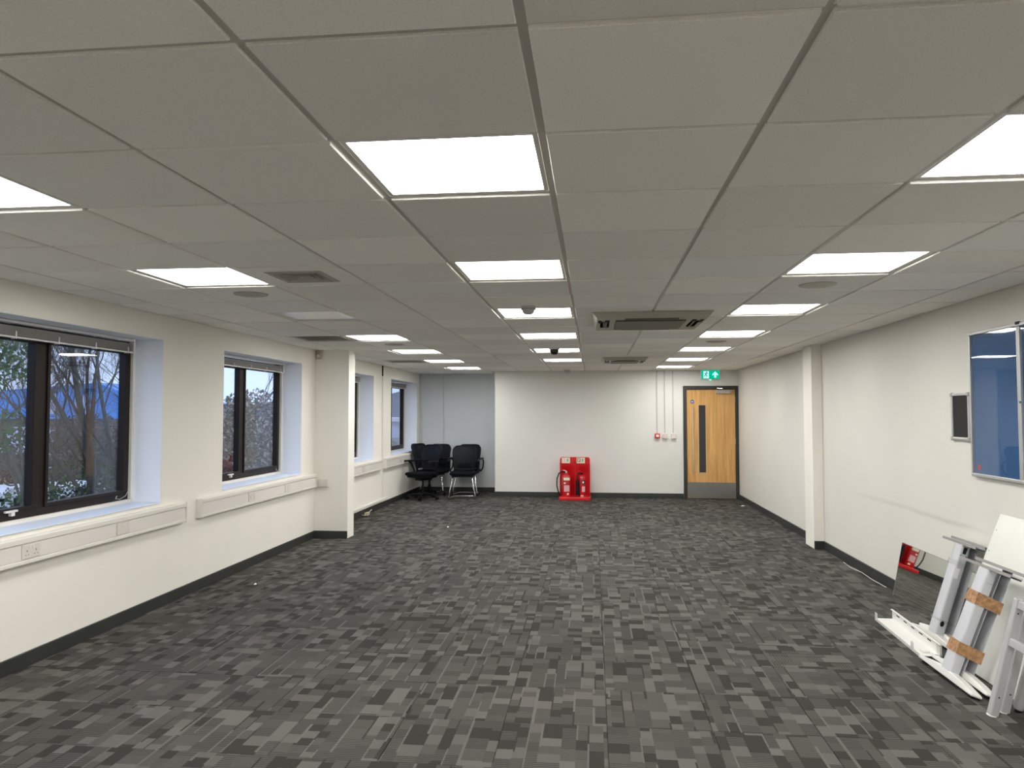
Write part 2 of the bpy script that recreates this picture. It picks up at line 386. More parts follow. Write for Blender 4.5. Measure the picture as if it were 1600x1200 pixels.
# ------------------------------------------------------------------ ceiling: slab, grid, tiles
ceil = struct('ceiling', MB().box((XL-.3, YB-.15, 2.62), (XR+.1, YA+.1, 2.75)), M_WALL)
ZT = HC-.0055
def ceil_tile_mesh(w, d):
    g, c, h_, fl = .0115, .0022, .009, .006; hw, hd = w/2-g, d/2-g
    R = lambda a, b_, z: [(-a, -b_, z), (a, -b_, z), (a, b_, z), (-a, b_, z)]
    vs_ = R(hw-c, hd-c, 0)+R(hw, hd, c)+R(hw, hd, h_)+R(hw+fl, hd+fl, h_)+R(hw+fl, hd+fl, h_+.006)
    fs = [(3, 2, 1, 0), (16, 17, 18, 19)]
    for a in (0, 4, 8, 12):
        for k in range(4): fs.append((a+k, a+(k+1) % 4, a+4+(k+1) % 4, a+4+k))
    me = bpy.data.meshes.new('ceiling_tile'); me.from_pydata(vs_, [], fs); me.materials.append(M_TILE); return me
LIT = {}   # (column, row) -> kind ; columns count from COLX[0]
for r in range(-9, 20, 3):          # rows with light panels: 0,3,6...
    for c in (1, 4, 7): LIT[(c, r)] = 'lit'
LIT[(1, 6)] = 'unlit'; LIT[(1, -3)] = 'lit'
for k in list(LIT):
    if k == (4, 18): del LIT[k]
ROWS = list(range(-12, 22))
def ry(j): return ROW0+ROWP*j
XS = [XL]+COLX+[XR]
light_cells = {(c+1, r) for (c, r) in LIT}   # shift because XS has an extra first column
ac_cells = {(6, 6), (6, 7), (7, 6), (7, 7)}
GRILLES = {(1, 9): 'g', (1, 15): 'g'}
mesh_cache = {}; tile_new = {(2, 5), (7, 3), (3, 2), (9, 2), (10, 4), (1, 8), (5, 4), (4, 4), (7, 9), (6, 12), (9, 8), (2, 8), (5, 11), (8, 14), (3, 14), (10, 9)}
n_t = 0
for j in ROWS:
    y0, y1 = max(ry(j), YB), min(ry(j+1), YA)
    if y1-y0 < .03: continue
    for ci in range(len(XS)-1):
        x0, x1 = XS[ci], XS[ci+1]
        if (ci, j) in light_cells or (ci, j) in GRILLES or (ci, j) == (3, 3): continue
        yy1 = y1
        if x0 > XN-.3 and y1 > YF: yy1 = YF
        if yy1-y0 < .03: continue
        if y1 < 1.2 and ((ci+j) % 1 == 0) and y1 < -1.0: pass
        key = (round(x1-x0, 3), round(yy1-y0, 3))
        if key not in mesh_cache: mesh_cache[key] = ceil_tile_mesh(*key)
        o = bpy.data.objects.new('ceiling_tile', mesh_cache[key]); COL.objects.link(o); o.parent = ceil
        o.location = ((x0+x1)/2, (y0+yy1)/2, ZT+random.uniform(-.0008, .0015)); n_t += 1
        if (ci, j) in tile_new:
            o.material_slots[0].link = 'OBJECT'; o.material_slots[0].material = M_TILE2
for x in COLX:
    MB().box((x-.012, YB, HC+.0035), (x+.012, YA if x < XN-.2 else YF, HC+.0055)).box((x-.001, YB, HC+.0055), (x+.001, YF, HC+.04)).build('main_runner', M_TEE, ceil)
for j in ROWS:
    y = ry(j)
    if y < YB+.02 or y > YA-.02: continue
    xe = XR if y < YF else XN
    for k in range(len(XS)-1):
        a = XS[k]+(.012 if k else 0); b = min(XS[k+1], xe)-(.012 if k < len(XS)-2 else 0)
        if b-a < .05: continue
        MB().box((a, y-.012, HC+.0037), (b, y+.012, HC+.0055)).build('cross_tee', M_TEE, ceil)
ang = MB()
ang.box((XL, YB, HC-.001), (XL+.02, YA, HC+.003)).box((XR-.02, YB, HC-.001), (XR, YF, HC+.003)).box((XN, YF-.02, HC-.001), (XR-.02, YF, HC+.003)).box((XL+.02, YA-.02, HC-.001), (XN, YA, HC+.003))
ang.build('edge_angle', M_TEE, ceil)

# ------------------------------------------------------------------ ceiling lights
def light_panel(kind, w, d):
    r = empty('ceiling_light')
    hw, hd = w/2-.014, d/2-.014; f = .016
    fr = MB()
    for a, b in (((-hw, -hd), (hw, -hd+f)), ((-hw, hd-f), (hw, hd)), ((-hw, -hd+f), (-hw+f, hd-f)), ((hw-f, -hd+f), (hw, hd-f))):
        fr.box((a[0], a[1], .001), (b[0], b[1], .03))
    fr.build('panel_frame', M_PANELF, r)
    MB().box((-hw+f, -hd+f, .008), (hw-f, hd-f, .02)).build('diffuser', {'lit': M_PANEL, 'warm': M_PANELW, 'unlit': M_OPAL}[kind], r)
    return r
row_word = {1: 'left', 4: 'middle', 7: 'right'}
ordn = ['nearest', 'second', 'third', 'fourth', 'fifth', 'sixth', 'seventh', 'eighth']
protos = {}
GR = {1: 'panel lights of the left ceiling row', 4: 'panel lights of the middle ceiling row', 7: 'panel lights of the right ceiling row'}
for (c, r), k in sorted(LIT.items()):
    x0, x1 = COLX[c], COLX[c+1]; y0, y1 = ry(r), ry(r+1)
    if y1 > YF-.05 and c != 1: continue
    if (c, r) == (4, 3): k = 'warm'
    key = (k, round(x1-x0, 3))
    if key not in protos: protos[key] = light_panel(k, x1-x0, y1-y0); o = protos[key]
    else: o = copy_tree(protos[key])
    o.location = ((x0+x1)/2, (y0+y1)/2, HC+.003)
    n = r//3
    if k == 'unlit': lab = 'unlit square ceiling panel light among the lit ones, left row near the window'
    elif n < 0: lab = 'lit square ceiling panel light, %s row, %s behind the viewpoint' % (row_word[c], {-1: 'just', -2: 'two rows', -3: 'furthest'}[n])
    elif k == 'warm': lab = 'yellowish lit square ceiling panel light, second from the front in the middle row'
    else: lab = 'bright white square ceiling panel light, %s row, %s from the front' % (row_word[c], ordn[n])
    tag(o, lab, 'ceiling light', GR[c])

# ------------------------------------------------------------------ door
def build_door():
    d = empty('door_1', (0, 0, 0)); d['kind'] = 'structure'
    x0, x1, z1 = 1.655, 2.628, 2.05
    MB().box((x0-.012, YF-.022, 0), (x0+.052, YF+.11, z1)).box((x1-.055, YF-.022, 0), (x1, YF+.11, z1)).box((x0+.052, YF-.022, z1-.062), (x1-.055, YF+.11, z1)).build('door_frame', M_SKIRT, d, .003)
    lx0, lx1, lz = x0+.055, x1-.058, z1-.065
    gx0, gx1, gz0, gz1 = 1.925, 2.045, .475, 1.70
    # leaf with a real opening for the vision panel
    leaf = cell_wall([lx0, gx0, gx1, lx1], [.012, gz0, gz1, lz], lambda x, z: gx0 < x < gx1 and gz0 < z < gz1, YF+.004, YF+.048, 'y').build('door_leaf', M_WOOD, d)
    MB().box((gx0, YF+.02, gz0), (gx1, YF+.026, gz1)).build('vision_glass', M_DKGL, leaf)
    bd = MB()
    bd.box((gx0-.02, YF-.003, gz0-.02), (gx0, YF+.012, gz1+.02)).box((gx1, YF-.003, gz0-.02), (gx1+.02, YF+.012, gz1+.02)).box((gx0, YF-.003, gz0-.02), (gx1, YF+.012, gz0)).box((gx0, YF-.003, gz1), (gx1, YF+.012, gz1+.02))
    bd.build('glazing_bead', M_BEADW, leaf, .002)
    MB().box((lx0+.008, YF+.0, .018), (lx1-.004, YF+.004, .30)).build('kick_plate', M_KICK, d)
    h = MB().tube([(1.812, YF-.055, .46), (1.812, YF-.055, 1.66)], .0105, 12)
    for z in (.56, 1.56): h.tube([(1.812, YF-.055, z), (1.812, YF+.006, z)], .007, 8)
    h.build('pull_handle', M_CHROME, d, smooth=True)
    dc = MB().lathe([(.036, 0), (.036, .003)], 24, Matrix.Translation((1.808, YF+.003, 1.765)) @ Matrix.Rotation(R_(90), 4, 'X')).build('round_door_sign', mat('sign_blue', (.03, .10, .42), .4), d)
    MB().box((-.02, 0, .006), (.02, -.001, .010)).box((-.023, 0, -.003), (.023, -.001, .002)).box((-.018, 0, -.011), (.018, -.001, -.007)).build('sign_print', mat('sign_white', (.75, .8, .9), .4), dc, loc=(1.808, YF-.0005, 1.765))
    MB().box((2.225, YF-.045, 1.915), (2.47, YF+.004, 1.975)).build('door_closer', M_ALU, d, .004)
    MB().box((2.47, YF-.04, 1.92), (2.51, YF+.004, 1.97)).build('closer_cap', M_ACP, d, .004)
    MB().tube([(2.36, YF-.022, 1.975), (2.36, YF-.022, 2.0), (2.34, YF-.05, 2.005), (2.25, YF-.028, 2.012)], .006, 8).build('closer_arm', M_CHROME, d, smooth=True)
    for z in (.25, 1.05, 1.80): MB().tube([(lx1+.004, YF-.006, z-.05), (lx1+.004, YF-.006, z+.05)], .006, 8).build('hinge', M_CHROME, d, smooth=True)
M_DKGL = mat('smoked_glass', (.035, .035, .036), .12)
M_BEADW = mat('maple_bead', (.62, .42, .20), .4)
M_KICK = mat('satin_kick_plate', (.30, .30, .285), .38, metal=.85, noise=.05, nscale=30)
build_door()

# ------------------------------------------------------------------ windows
XG = -3.75
def window(n, y0, y1, hinge=True):
    w = empty('window_%d' % n); w['kind'] = 'structure'
    x0, x1 = XG-.05, XG+.02; ym = (y0+y1)/2-.04 if n == 1 else (y0+y1)/2-.03
    z0, z1 = WZ0+.03, WZ1-.02
    f = .055
    fr = MB().box((x0, y0, z0), (x1, y1, z0+f)).box((x0, y0, z1-f), (x1, y1, z1)).box((x0, y0, z0+f), (x1, y0+f, z1-f)).box((x0, y1-f, z0+f), (x1, y1, z1-f))
    fr.build('window_frame', M_BROWN, w, .003)
    MB().box((x0, ym-.035, z0+f), (x1, ym+.035, z1-f)).build('mullion', M_BROWN, w, .003)
    for k, (a, b) in enumerate(((y0+f, ym-.035), (ym+.035, y1-f))):
        t = .05 if k == 0 else .045; xx = XG+.0
        sa = MB().box((xx-.03, a, z0+f), (xx+.03, b, z0+f+.025)).box((xx-.03, a, z1-f-t), (xx+.03, b, z1-f)).box((xx-.03, a, z0+f+.025), (xx+.03, a+t*.6, z1-f-t)).box((xx-.03, b-t, z0+f+.025), (xx+.03, b, z1-f-t))
        s = sa.build('sash', M_BROWN, w, .003)
        MB().box((xx-.009, a+t*.6, z0+f+.025), (xx-.003, b-t, z1-f-t)).build('pane', M_GLASS, s)
    # white stay handle
    hy = ym-.27
    MB().box((XG+.03, hy-.05, z0+.055), (XG+.05, hy+.05, z0+.068)).box((XG+.02, hy-.0, z0+.03), (XG+.045, hy+.03, z0+.056)).build('window_handle', M_WHITE, w, .003)
    # added daylight-tinted reveal sheets, sill board and cream timber strip under the frame
    MB().box((XG-.05, y0+.001, WZ0), (XG+.045, y1-.001, WZ0+.032)).build('sub_sill', M_WHITE, w, .003)
    MB().box((XG+.045, y0+.001, WZ0-.0), (XL+.012, y1-.001, WZ0+.006)).build('sill_board', M_SILL, w, .002)
    MB().box((XG+.02, y1-.028, WZ0+.034), (XG+.045, y1-.001, WZ1-.001)).box((XG+.02, y0+.001, WZ0+.034), (XG+.045, y0+.028, WZ1-.001)).build('reveal_bead', M_WHITE, w)
    MB().box((XG+.045, y1-.004, WZ0+.007), (XL-.002, y1-.0005, WZ1-.001)).build('reveal_tint_sheet', M_REVEAL, w)  # added thin sheet, its colour carries the daylight on the reveal
    MB().box((XG+.045, y0+.0005, WZ0+.007), (XL-.002, y0+.004, WZ1-.001)).build('reveal_tint_sheet', M_REVEAL, w)
    MB().box((XG+.045, y0+.004, WZ1-.004), (XL-.002, y1-.004, WZ1-.0005)).build('head_tint_sheet', M_REVEAL, w)
    return w
for n, (a, b) in zip((5, 1, 2, 3, 4), WINS): window(n, a, b)

# blinds, drawn up to the window heads
def blind(y0, y1, label):
    x = XG+.085
    t = thing('venetian_blind', label, 'blind', (x, (y0+y1)/2, WZ1), 0, 'raised blinds at the window heads')
    h = (y1-y0)/2-.09
    MB().box((-.018, -h, -.026), (.018, h, -.008)).build('headrail', M_BLINDR, t, .002)
    sl = MB()
    for k in range(12): sl.box((-.013, -h+.01, -.046-k*.0052), (.013, h-.01, -.0435-k*.0052))
    sl.build('slat_stack', M_BLIND, t)['kind'] = 'stuff'
    MB().box((-.014, -h+.008, -.119), (.014, h-.008, -.108)).build('bottom_rail', M_BLINDR, t, .002)
    k = -h+.09
    while k < h-.04:
        MB().box((.014, k-.004, -.12), (.0175, k+.004, -.075)).box((-.016, k-.005, -.124), (.0175, k+.005, -.1195)).build('ladder_tape', M_BLINDR, t); k += (2*h-.18)/4
    MB().box((-.02, h-.02, -.12), (.02, h-.005, -.0)).build('end_bracket', M_BLINDR, t, .002)
    pts = [(.02, h-.03, -.03), (.022, h-.03, -.5), (.02, h-.028, -1.0), (.03, h-.035, -1.16), (.02, h-.09, -1.245), (.03, h-.18, -1.262), (.04, h-.24, -1.25), (.02, h-.20, -1.235)]
    MB().tube(pts, .0016, 5).build('pull_cord', M_WHITE, t, smooth=True)
blind(*WINS[0], 'raised venetian blind over the window beside the camera')
blind(*WINS[1], 'raised grey venetian blind at the head of the big nearest window on the left')
blind(*WINS[2], 'raised venetian blind at the head of the second left window, before the pilaster')
blind(*WINS[3], 'raised venetian blind in the window half hidden behind the left pilaster')
blind(*WINS[4], 'raised venetian blind at the head of the last window, by the chairs')

# ------------------------------------------------------------------ dado trunking and sockets
TRG = 'dado trunking runs under the windows'
def trunk(y0, y1, label, gaps):
    t = thing('dado_trunking', label, 'trunking', (XL, y0, .635), 0, TRG)
    L_ = y1-y0
    MB().box((0, 0, 0), (.045, L_, .165)).build('trunking_body', M_WHITE2, t, .006)
    MB().box((.042, 0.003, .128), (.055, L_-.003, .162)).build('upper_rail', M_WHITE2, t, .004)
    MB().box((.042, 0.003, .003), (.055, L_-.003, .028)).build('lower_rail', M_WHITE2, t, .004)
    ys = [.03]
    for g0, g1 in gaps: ys += [g0-y0, g1-y0]
    ys.append(L_-.03)
    for a, b in zip(ys[::2], ys[1::2]):
        if b-a > .03: MB().box((.043, a, .031), (.0495, b, .125)).build('cover_strip', M_COVER, t, .0015)
    MB().box((-.0, -.002, -.001), (.056, .012, .166)).build('end_cap', M_WHITE2, t, .003); MB().box((-.0, L_-.012, -.001), (.056, L_+.002, .166)).build('end_cap', M_WHITE2, t, .003)
def socket(y, w, label, double, name='wall_socket', x=XL+.0495):
    s = thing(name, label, 'socket', (x, y, .713), 0, 'socket plates in the trunking')
    MB().box((-.004, -w/2, -.043), (.006, w/2, .043)).build('face_plate', M_SOCK, s, .003)
    gangs = (-.036, .036) if double else (0,)
    for g in gangs:
        if double or name == 'wall_socket':
            MB().box((.005, g-.004, -.002), (.0068, g+.004, .009)).box((.005, g-.015, -.022), (.0068, g-.007, -.017)).box((.005, g+.007, -.022), (.0068, g+.015, -.017)).build('pin_slots', M_GREYLINE, s)
        MB().box((.005, (g*.35)-.006, .016), (.0095, (g*.35)+.006, .032)).build('switch_rocker', M_WHITE, s, .0015)
T = [(1.4, 5.925, [(4.112, 4.262), (5.0, 5.146)]), (6.165, 8.86, [(7.046, 7.19), (7.925, 8.06)]), (9.2, 11.77, [(10.72, 10.87)]), (11.97, 14.3, [(12.87, 13.0), (13.86, 13.99)])]
TL = ['long white dado trunking under the nearest left window', 'white dado trunking under the second left window, ending at the pilaster', 'white dado trunking beyond the pilaster, before the wall joint', 'white dado trunking under the last window by the chairs']
for (a, b, g), l in zip(T, TL): trunk(a, b, l, g)
socket(4.187, .146, 'double socket plate in the trunking under the nearest window', True)
socket(5.073, .13, 'switched spur plate in the nearest trunking, towards its far end', False, 'spur_plate')
socket(7.118, .14, 'socket plate in the second trunking, nearer of its two', True)
socket(7.99, .13, 'spur plate in the second trunking, nearer the pilaster', False, 'spur_plate')
socket(10.795, .14, 'socket plate in the trunking just past the pilaster', True)
socket(12.935, .12, 'socket plate in the far trunking under the last window', True)
socket(13.925, .12, 'socket plate at the alcove end of the far trunking', False)
# box on the pilaster face
t = thing('surface_box', 'small white surface box on the left pilaster face', 'socket', (-3.345, 8.93, .635))
MB().box((-.07, -.035, 0), (.07, 0, .10)).build('back_box', M_WHITE2, t, .004)
MB().box((-.058, -.04, .007), (.064, -.034, .093)).build('blank_plate', M_SOCK, t, .002)
# skirting trunking and the vertical drop
t = thing('skirting_trunking', 'thin white trunking above the skirting beyond the left pilaster', 'trunking', (XL, 9.17, .115))
MB().box((0, 0, 0), (.04, 2.95, .035)).build('trunking_body', M_WHITE2, t, .003)
MB().box((.002, .0, .035), (.034, 2.94, .040)).build('trunking_lid', M_COVER, t, .001)
t = thing('conduit_drop', 'white vertical conduit between the two far left windows', 'conduit', (XL, 11.88, .17))
MB().box((0, -.02, 0), (.02, .02, 2.17)).build('conduit_body', M_WHITE2, t, .003)
MB().box((0, -.024, 2.0), (.022, -.018, 2.17)).build('dark_cable', M_BLACK, t)
t = thing('loose_cable', 'beige coil of cable and plug at the skirting beyond the pilaster', 'cable', (XL+.06, 10.87, .0))
MB().tube([(-.0, -.2, .05), (.01, -.1, .02), (.0, 0, .055), (.015, .1, .02), (.0, .18, .05), (.01, .24, .07)], .008, 6).build('cable', M_BEIGE, t, smooth=True)
MB().box((-.015, -.05, .01), (.03, .07, .06)).build('plug', M_BEIGE, t, .006)

# small wall and ceiling fittings
t = thing('motion_sensor', 'beige motion sensor high in the corner at the left pilaster', 'sensor', (-3.43, 8.93, 2.235))
MB().box((-.03, -.035, 0), (.045, 0, .10)).build('sensor_body', M_BEIGE, t, .01, seg=3)
MB().lathe([(.022, 0), (.018, .012), (.008, .018)], 12, Matrix.Translation((.008, -.035, .035)) @ Matrix.Rotation(R_(90), 4, 'X')).build('sensor_lens', M_WHITE, t, smooth=True)
def conduit(x, z0, label, boxf):
    t = thing('wall_conduit', label, 'conduit', (x, YF, z0), 0, 'white conduits dropping beside the door')
    MB().box((-.009, -.016, 0), (.009, 0, HC-z0-.002)).build('conduit_body', M_COND, t, .002)
    MB().box((-.02, -.012, 1.42-z0), (.02, -.001, 1.432-z0)).build('conduit_clip', M_WHITE, t)
conduit(1.172, 1.185, 'leftmost white conduit dropping to the red call point', 0)
conduit(1.312, 1.19, 'middle white conduit of three beside the door', 0)
conduit(1.462, 1.19, 'white conduit nearest the door, dropping to a switch box', 0)
t = thing('fire_call_point', 'small red fire call point on the far wall', 'fire alarm', (1.175, YF, 1.095))
MB().box((-.046, -.05, 0), (.046, 0, .09)).build('call_point_box', M_RED, t, .008)
MB().box((-.026, -.053, .025), (.026, -.049, .068)).build('break_glass', M_CREAM, t, .002)
for x, l in ((1.315, 'white switch box between the call point and the other box'), (1.465, 'white switch box closest to the door')):
    t = thing('switch_box', l, 'switch', (x, YF, 1.09), 0, 'white boxes under the conduits')
    MB().box((-.046, -.042, 0), (.046, 0, .098)).build('back_box', M_WHITE, t, .004)
    MB().box((-.044, -.05, .004), (.044, -.041, .094)).build('face_plate', M_SOCK, t, .003)
    MB().box((-.01, -.055, .035), (.01, -.049, .062)).build('switch_rocker', M_WHITE, t, .002)

# exit sign (self lit)
t = thing('exit_sign', 'green illuminated exit sign with running figure and up arrow over the door', 'exit sign', (2.13, YF, 2.172))
MB().box((-.17, -.06, 0), (.17, 0, .17)).build('sign_housing', M_WHITE, t, .005)
MB().box((-.162, -.063, .007), (.162, -.0602, .163)).build('sign_face', emis('sign_green', (.0, .48, .27), 1.1), t)
WH = emis('sign_lit_white', (.45, 1.0, .92), 1.3)
MB().box((-.125, -.065, .018), (-.028, -.0632, .148)).build('door_symbol', WH, t)
ar = [(.085, .142), (.135, .092), (.135, .066), (.103, .09), (.103, .03), (.067, .03), (.067, .09), (.035, .066), (.035, .092)]
MB().prism(ar, -.065, -.0632, 'y').build('arrow_symbol', WH, t)
DG = mat('sign_dark_green', (.01, .10, .09), .5)
fg = MB().lathe([(.011, 0), (.011, .001)], 12, Matrix.Translation((-.066, -.0652, .132)) @ Matrix.Rotation(R_(90), 4, 'X'))
for a, b, w in (((-.072, .118), (-.084, .083), .016), ((-.072, .115), (-.05, .10), .009), ((-.05, .10), (-.04, .112), .008), ((-.074, .115), (-.098, .108), .009), ((-.098, .108), (-.108, .092), .008),
                ((-.084, .085), (-.062, .068), .011), ((-.062, .068), (-.07, .042), .010), ((-.084, .085), (-.098, .06), .011), ((-.098, .06), (-.117, .055), .010)):
    a_, b_ = Vector(a), Vector(b); n_ = (b_-a_).normalized(); p = Vector((-n_.y, n_.x))*w/2
    fg.prism([tuple(a_+p), tuple(a_-p), tuple(b_-p), tuple(b_+p)], -.0665, -.0652, 'y')
fg.build('running_figure', DG, t)
MB().box((-.02, -.03, -.012), (.02, -.01, 0)).build('indicator', WH, t)

def smoke(x, y, label, dark=False):
    t = thing('smoke_detector', label, 'smoke detector', (x, y, HC-.004), 0); t.scale = (1.2, 1.2, 1.25)
    MB().lathe([(.055, 0), (.055, -.012), (.048, -.016)], 24).build('detector_base', M_WHITE, t, smooth=True)
    MB().lathe([(.045, -.016), (.045, -.036), (.036, -.042), (.034, -.055), (.022, -.062)], 24).build('detector_head', M_DKFELT if dark else M_COND, t, smooth=True)
    MB().lathe([(.046, -.030), (.046, -.034)], 24).build('vent_ring', M_GREYLINE, t, smooth=True)
smoke(-.462, 5.30, 'white smoke detector against the third light of the middle row')
smoke(-.462, 8.95, 'dark smoke detector against the fifth light of the middle row', True)
smoke(-.45, 13.2, 'small smoke detector at the far end of the ceiling')
def speaker(x, y, label):
    t = thing('ceiling_speaker', label, 'speaker', (x, y, HC-.004), 0, 'flat round ceiling discs')
    MB().lathe([(.112, 0), (.110, -.006), (.095, -.009)], 32).build('speaker_rim', M_ACP, t, smooth=True)
    MB().lathe([(.094, -.007), (.05, -.010), (.002, -.011)], 32).build('speaker_grille', M_VENT, t, smooth=True)
speaker(-2.262, 4.66, 'round ceiling disc behind the second light of the left row')
speaker(1.385, 4.70, 'round ceiling disc behind the second light of the right row')
speaker(1.36, 8.30, 'round ceiling disc behind the fourth light of the right row')
speaker(-2.27, 8.25, 'round ceiling disc beyond the third lit light of the left row')
# square diffuser
def diffuser(ci, j, s, label):
    x0, x1, y0, y1 = XS[ci], XS[ci+1], ry(j), ry(j+1); x, y = (x0+x1)/2, (y0+y1)/2
    h = s*.86; tl = MB(); hw, hd = (x1-x0)/2-.0115, (y1-y0)/2-.0115     # the tile is cut round the diffuser neck
    for a, b in (((-hw, -hd), (hw, -h)), ((-hw, h), (hw, hd)), ((-hw, -h), (-h, h)), ((h, -h), (hw, h))): tl.box((a[0], a[1], 0), (b[0], b[1], .013))
    tl.build('ceiling_tile', M_TILE, ceil, loc=(x, y, ZT))
    t = thing('air_diffuser', label, 'air vent', (x, y, HC-.0055), 0)
    def ring(a, b, z0, z1, m, nm):
        mb = MB()
        for k in range(4):
            mb.add([(-a, -a, z0), (a, -a, z0), (b, -b, z1), (-b, -b, z1), (-a, -a, z0+.003), (a, -a, z0+.003), (b, -b, z1+.003), (-b, -b, z1+.003)], [(0, 1, 2, 3), (4, 7, 6, 5), (0, 4, 5, 1), (3, 2, 6, 7)], Matrix.Rotation(k*math.pi/2, 4, 'Z'))
        return mb.build(nm, m, t)
    MB().box((-h, -h, .07), (h, h, .075)).build('duct_throat', M_DARK, t)
    ring(s, h, -.003, -.008, M_VENT, 'diffuser_rim')
    for q in (.80, .58, .36): ring(s*q, s*(q-.17), -.006, .028, M_VENT, 'diffuser_cone')
    MB().box((-s*.12, -s*.12, -.002), (s*.12, s*.12, .001)).build('centre_plate', M_VENT, t)
diffuser(3, 3, .165, 'square four way air diffuser beside the second light of the left row')
# louvred return grilles filling a ceiling cell
def grille(ci, j, label):
    x0, x1, y0, y1 = XS[ci]+.014, XS[ci+1]-.014, ry(j)+.014, ry(j+1)-.014
    t = thing('louvre_grille', label, 'air vent', ((x0+x1)/2, (y0+y1)/2, HC+.002), 0, 'louvred grilles beside the left wall')
    hw, hd = (x1-x0)/2, (y1-y0)/2
    mb = MB()
    for a, b in (((-hw, -hd), (hw, -hd+.03)), ((-hw, hd-.03), (hw, hd)), ((-hw, -hd+.03), (-hw+.03, hd-.03)), ((hw-.03, -hd+.03), (hw, hd-.03))): mb.box((a[0], a[1], 0), (b[0], b[1], .02))
    mb.build('grille_frame', M_VENT, t)
    MB().box((-hw+.03, -hd+.03, .055), (hw-.03, hd-.03, .06)).build('duct_throat', M_DARK, t)
    n = 11
    for k in range(n):
        y = -hd+.05+(2*hd-.1)*k/(n-1); M = Matrix.Translation((0, y, .014)) @ Matrix.Rotation(R_(35), 4, 'X')
        MB().box((-hw+.03, -.016, -.001), (hw-.03, .016, .001), M).build('louvre', M_VENT, t)
grille(1, 9, 'louvred air grille near the left wall, just before the pilaster')
grille(1, 15, 'louvred air grille near the left wall, far end of the room')

# ceiling cassettes
def cassette(x0, x1, y0, y1, label):
    t = thing('air_conditioner', label, 'air conditioner', ((x0+x1)/2, (y0+y1)/2, HC-.0062), 0)
    hw, hd = (x1-x0)/2, (y1-y0)/2; d = -.045
    ch = .035
    mb = MB(); q = .62
    # outer panel: chamfered tray with four slots around a central grille
    gi, go = .60, .86           # grille half size fraction, slot outer fraction
    us_ = [-hw+ch, -hw*go, -hw*(gi+.10), -hw*.45, hw*.45, hw*(gi+.10), hw*go, hw-ch]
    vs_ = [-hd+ch, -hd*go, -hd*(gi+.10), -hd*.45, hd*.45, hd*(gi+.10), hd*go, hd-ch]
    def hole(u, v):
        su = hw*(gi+.10) < abs(u) < hw*go and abs(v) < hd*.45; sv = hd*(gi+.10) < abs(v) < hd*go and abs(u) < hw*.45
        return su or sv
    for i in range(7):
        for k in range(7):
            u, v = (us_[i]+us_[i+1])/2, (vs_[k]+vs_[k+1])/2
            if not hole(u, v): mb.add([(us_[i], vs_[k], d), (us_[i+1], vs_[k], d), (us_[i+1], vs_[k+1], d), (us_[i], vs_[k+1], d)], [(0, 1, 2, 3)])
    for k in range(4):
        a, b = (hw, hd) if k % 2 == 0 else (hd, hw)
        mb.add([(-a, -b, -.001), (a, -b, -.001), (a-ch, -b+ch, d), (-a+ch, -b+ch, d)], [(0, 1, 2, 3)], Matrix.Rotation(k*math.pi/2, 4, 'Z'))
    mb.build('fascia', M_ACP, t)
    MB().box((-hw+ch, -hd+ch, -.012), (hw-ch, hd-ch, -.008)).build('inner_void', M_DARK, t)
    MB().box((-hw*gi, -hd*gi, d-.012), (hw*gi, hd*gi, d-.001)).build('intake_panel', M_ACG, t, .004)
    for k in range(4):
        a, b = (hw, hd) if k % 2 == 0 else (hd, hw)
        M = Matrix.Rotation(k*math.pi/2, 4, 'Z') @ Matrix.Translation((0, -b*(go+gi+.10)/2, d+.004)) @ Matrix.Rotation(R_(-28), 4, 'X')
        MB().box((-a*.45, -b*.032, -.002), (a*.45, b*.045, .002), M).build('air_flap', M_ACG, t)
    for sx in (-1, 1):
        MB().box((sx*hw*.90, -hd*.62, d-.001), (sx*hw*.84, -hd*.22, d+.004)).box((sx*hw*.78, -hd*.62, d-.001), (sx*hw*.70, -hd*.22, d+.004)).build('corner_opening', M_DARK, t)
cassette(.0, .935, 5.78, 6.72, 'large ageing cream ceiling air conditioner, nearer one, with dark slots')
cassette(.14, .78, 10.4, 11.2, 'smaller ceiling air conditioner farther away near the far wall')

# ------------------------------------------------------------------ boards on the right wall
def noticeboard():
    t = thing('noticeboard', 'large glazed blue noticeboard in a silver frame on the right wall', 'noticeboard', (XR, 5.43, 1.12))
    H_, D = .99, .03
    for k in range(2):
        y1 = -k*.60; y0 = y1-.60
        fr = MB().box((-D, y0, 0), (0, y1, .022)).box((-D, y0, H_-.022), (0, y1, H_)).box((-D, y0, .022), (0, y0+.018, H_-.022)).box((-D, y1-.018, .022), (0, y1, H_-.022))
        f = fr.build('door_frame', M_ALUP, t, .004)
        MB().box((-D+.006, y0+.018, .022), (-D+.010, y1-.018, H_-.022)).build('door_glazing', M_CLEAR, f)
        MB().box((-.012, y0+.016, .02), (-.002, y1-.016, H_-.02)).build('felt_panel', M_FELT, t)
    MB().tube([(-D-.008, -.615, .50), (-D+.002, -.615, .50)], .008, 10).build('lock', M_CHROME, t, smooth=True)
    MB().box((-D-.004, -.625, H_-.012), (-D+.01, -.585, H_+.006)).build('corner_cap', M_BLACK, t, .002)
    MB().box((-.014, -.10, .045), (-.0125, -.055, .085)).build('sticker', M_DKRED, t)
noticeboard()
t = thing('small_board', 'small dark felt board in a silver frame beside the blue noticeboard', 'noticeboard', (XR, 5.725, 1.358))
w_, h_ = .265, .34
MB().box((-.022, -w_, 0), (0, 0, .022)).box((-.022, -w_, h_-.022), (0, 0, h_)).box((-.022, -w_, .022), (0, -w_+.022, h_-.022)).box((-.022, -.022, .022), (0, 0, h_-.022)).build('board_frame', M_ALUP, t, .006)
MB().box((-.010, -w_+.02, .02), (-.002, -.02, h_-.02)).build('felt_panel', M_DKFELT, t)
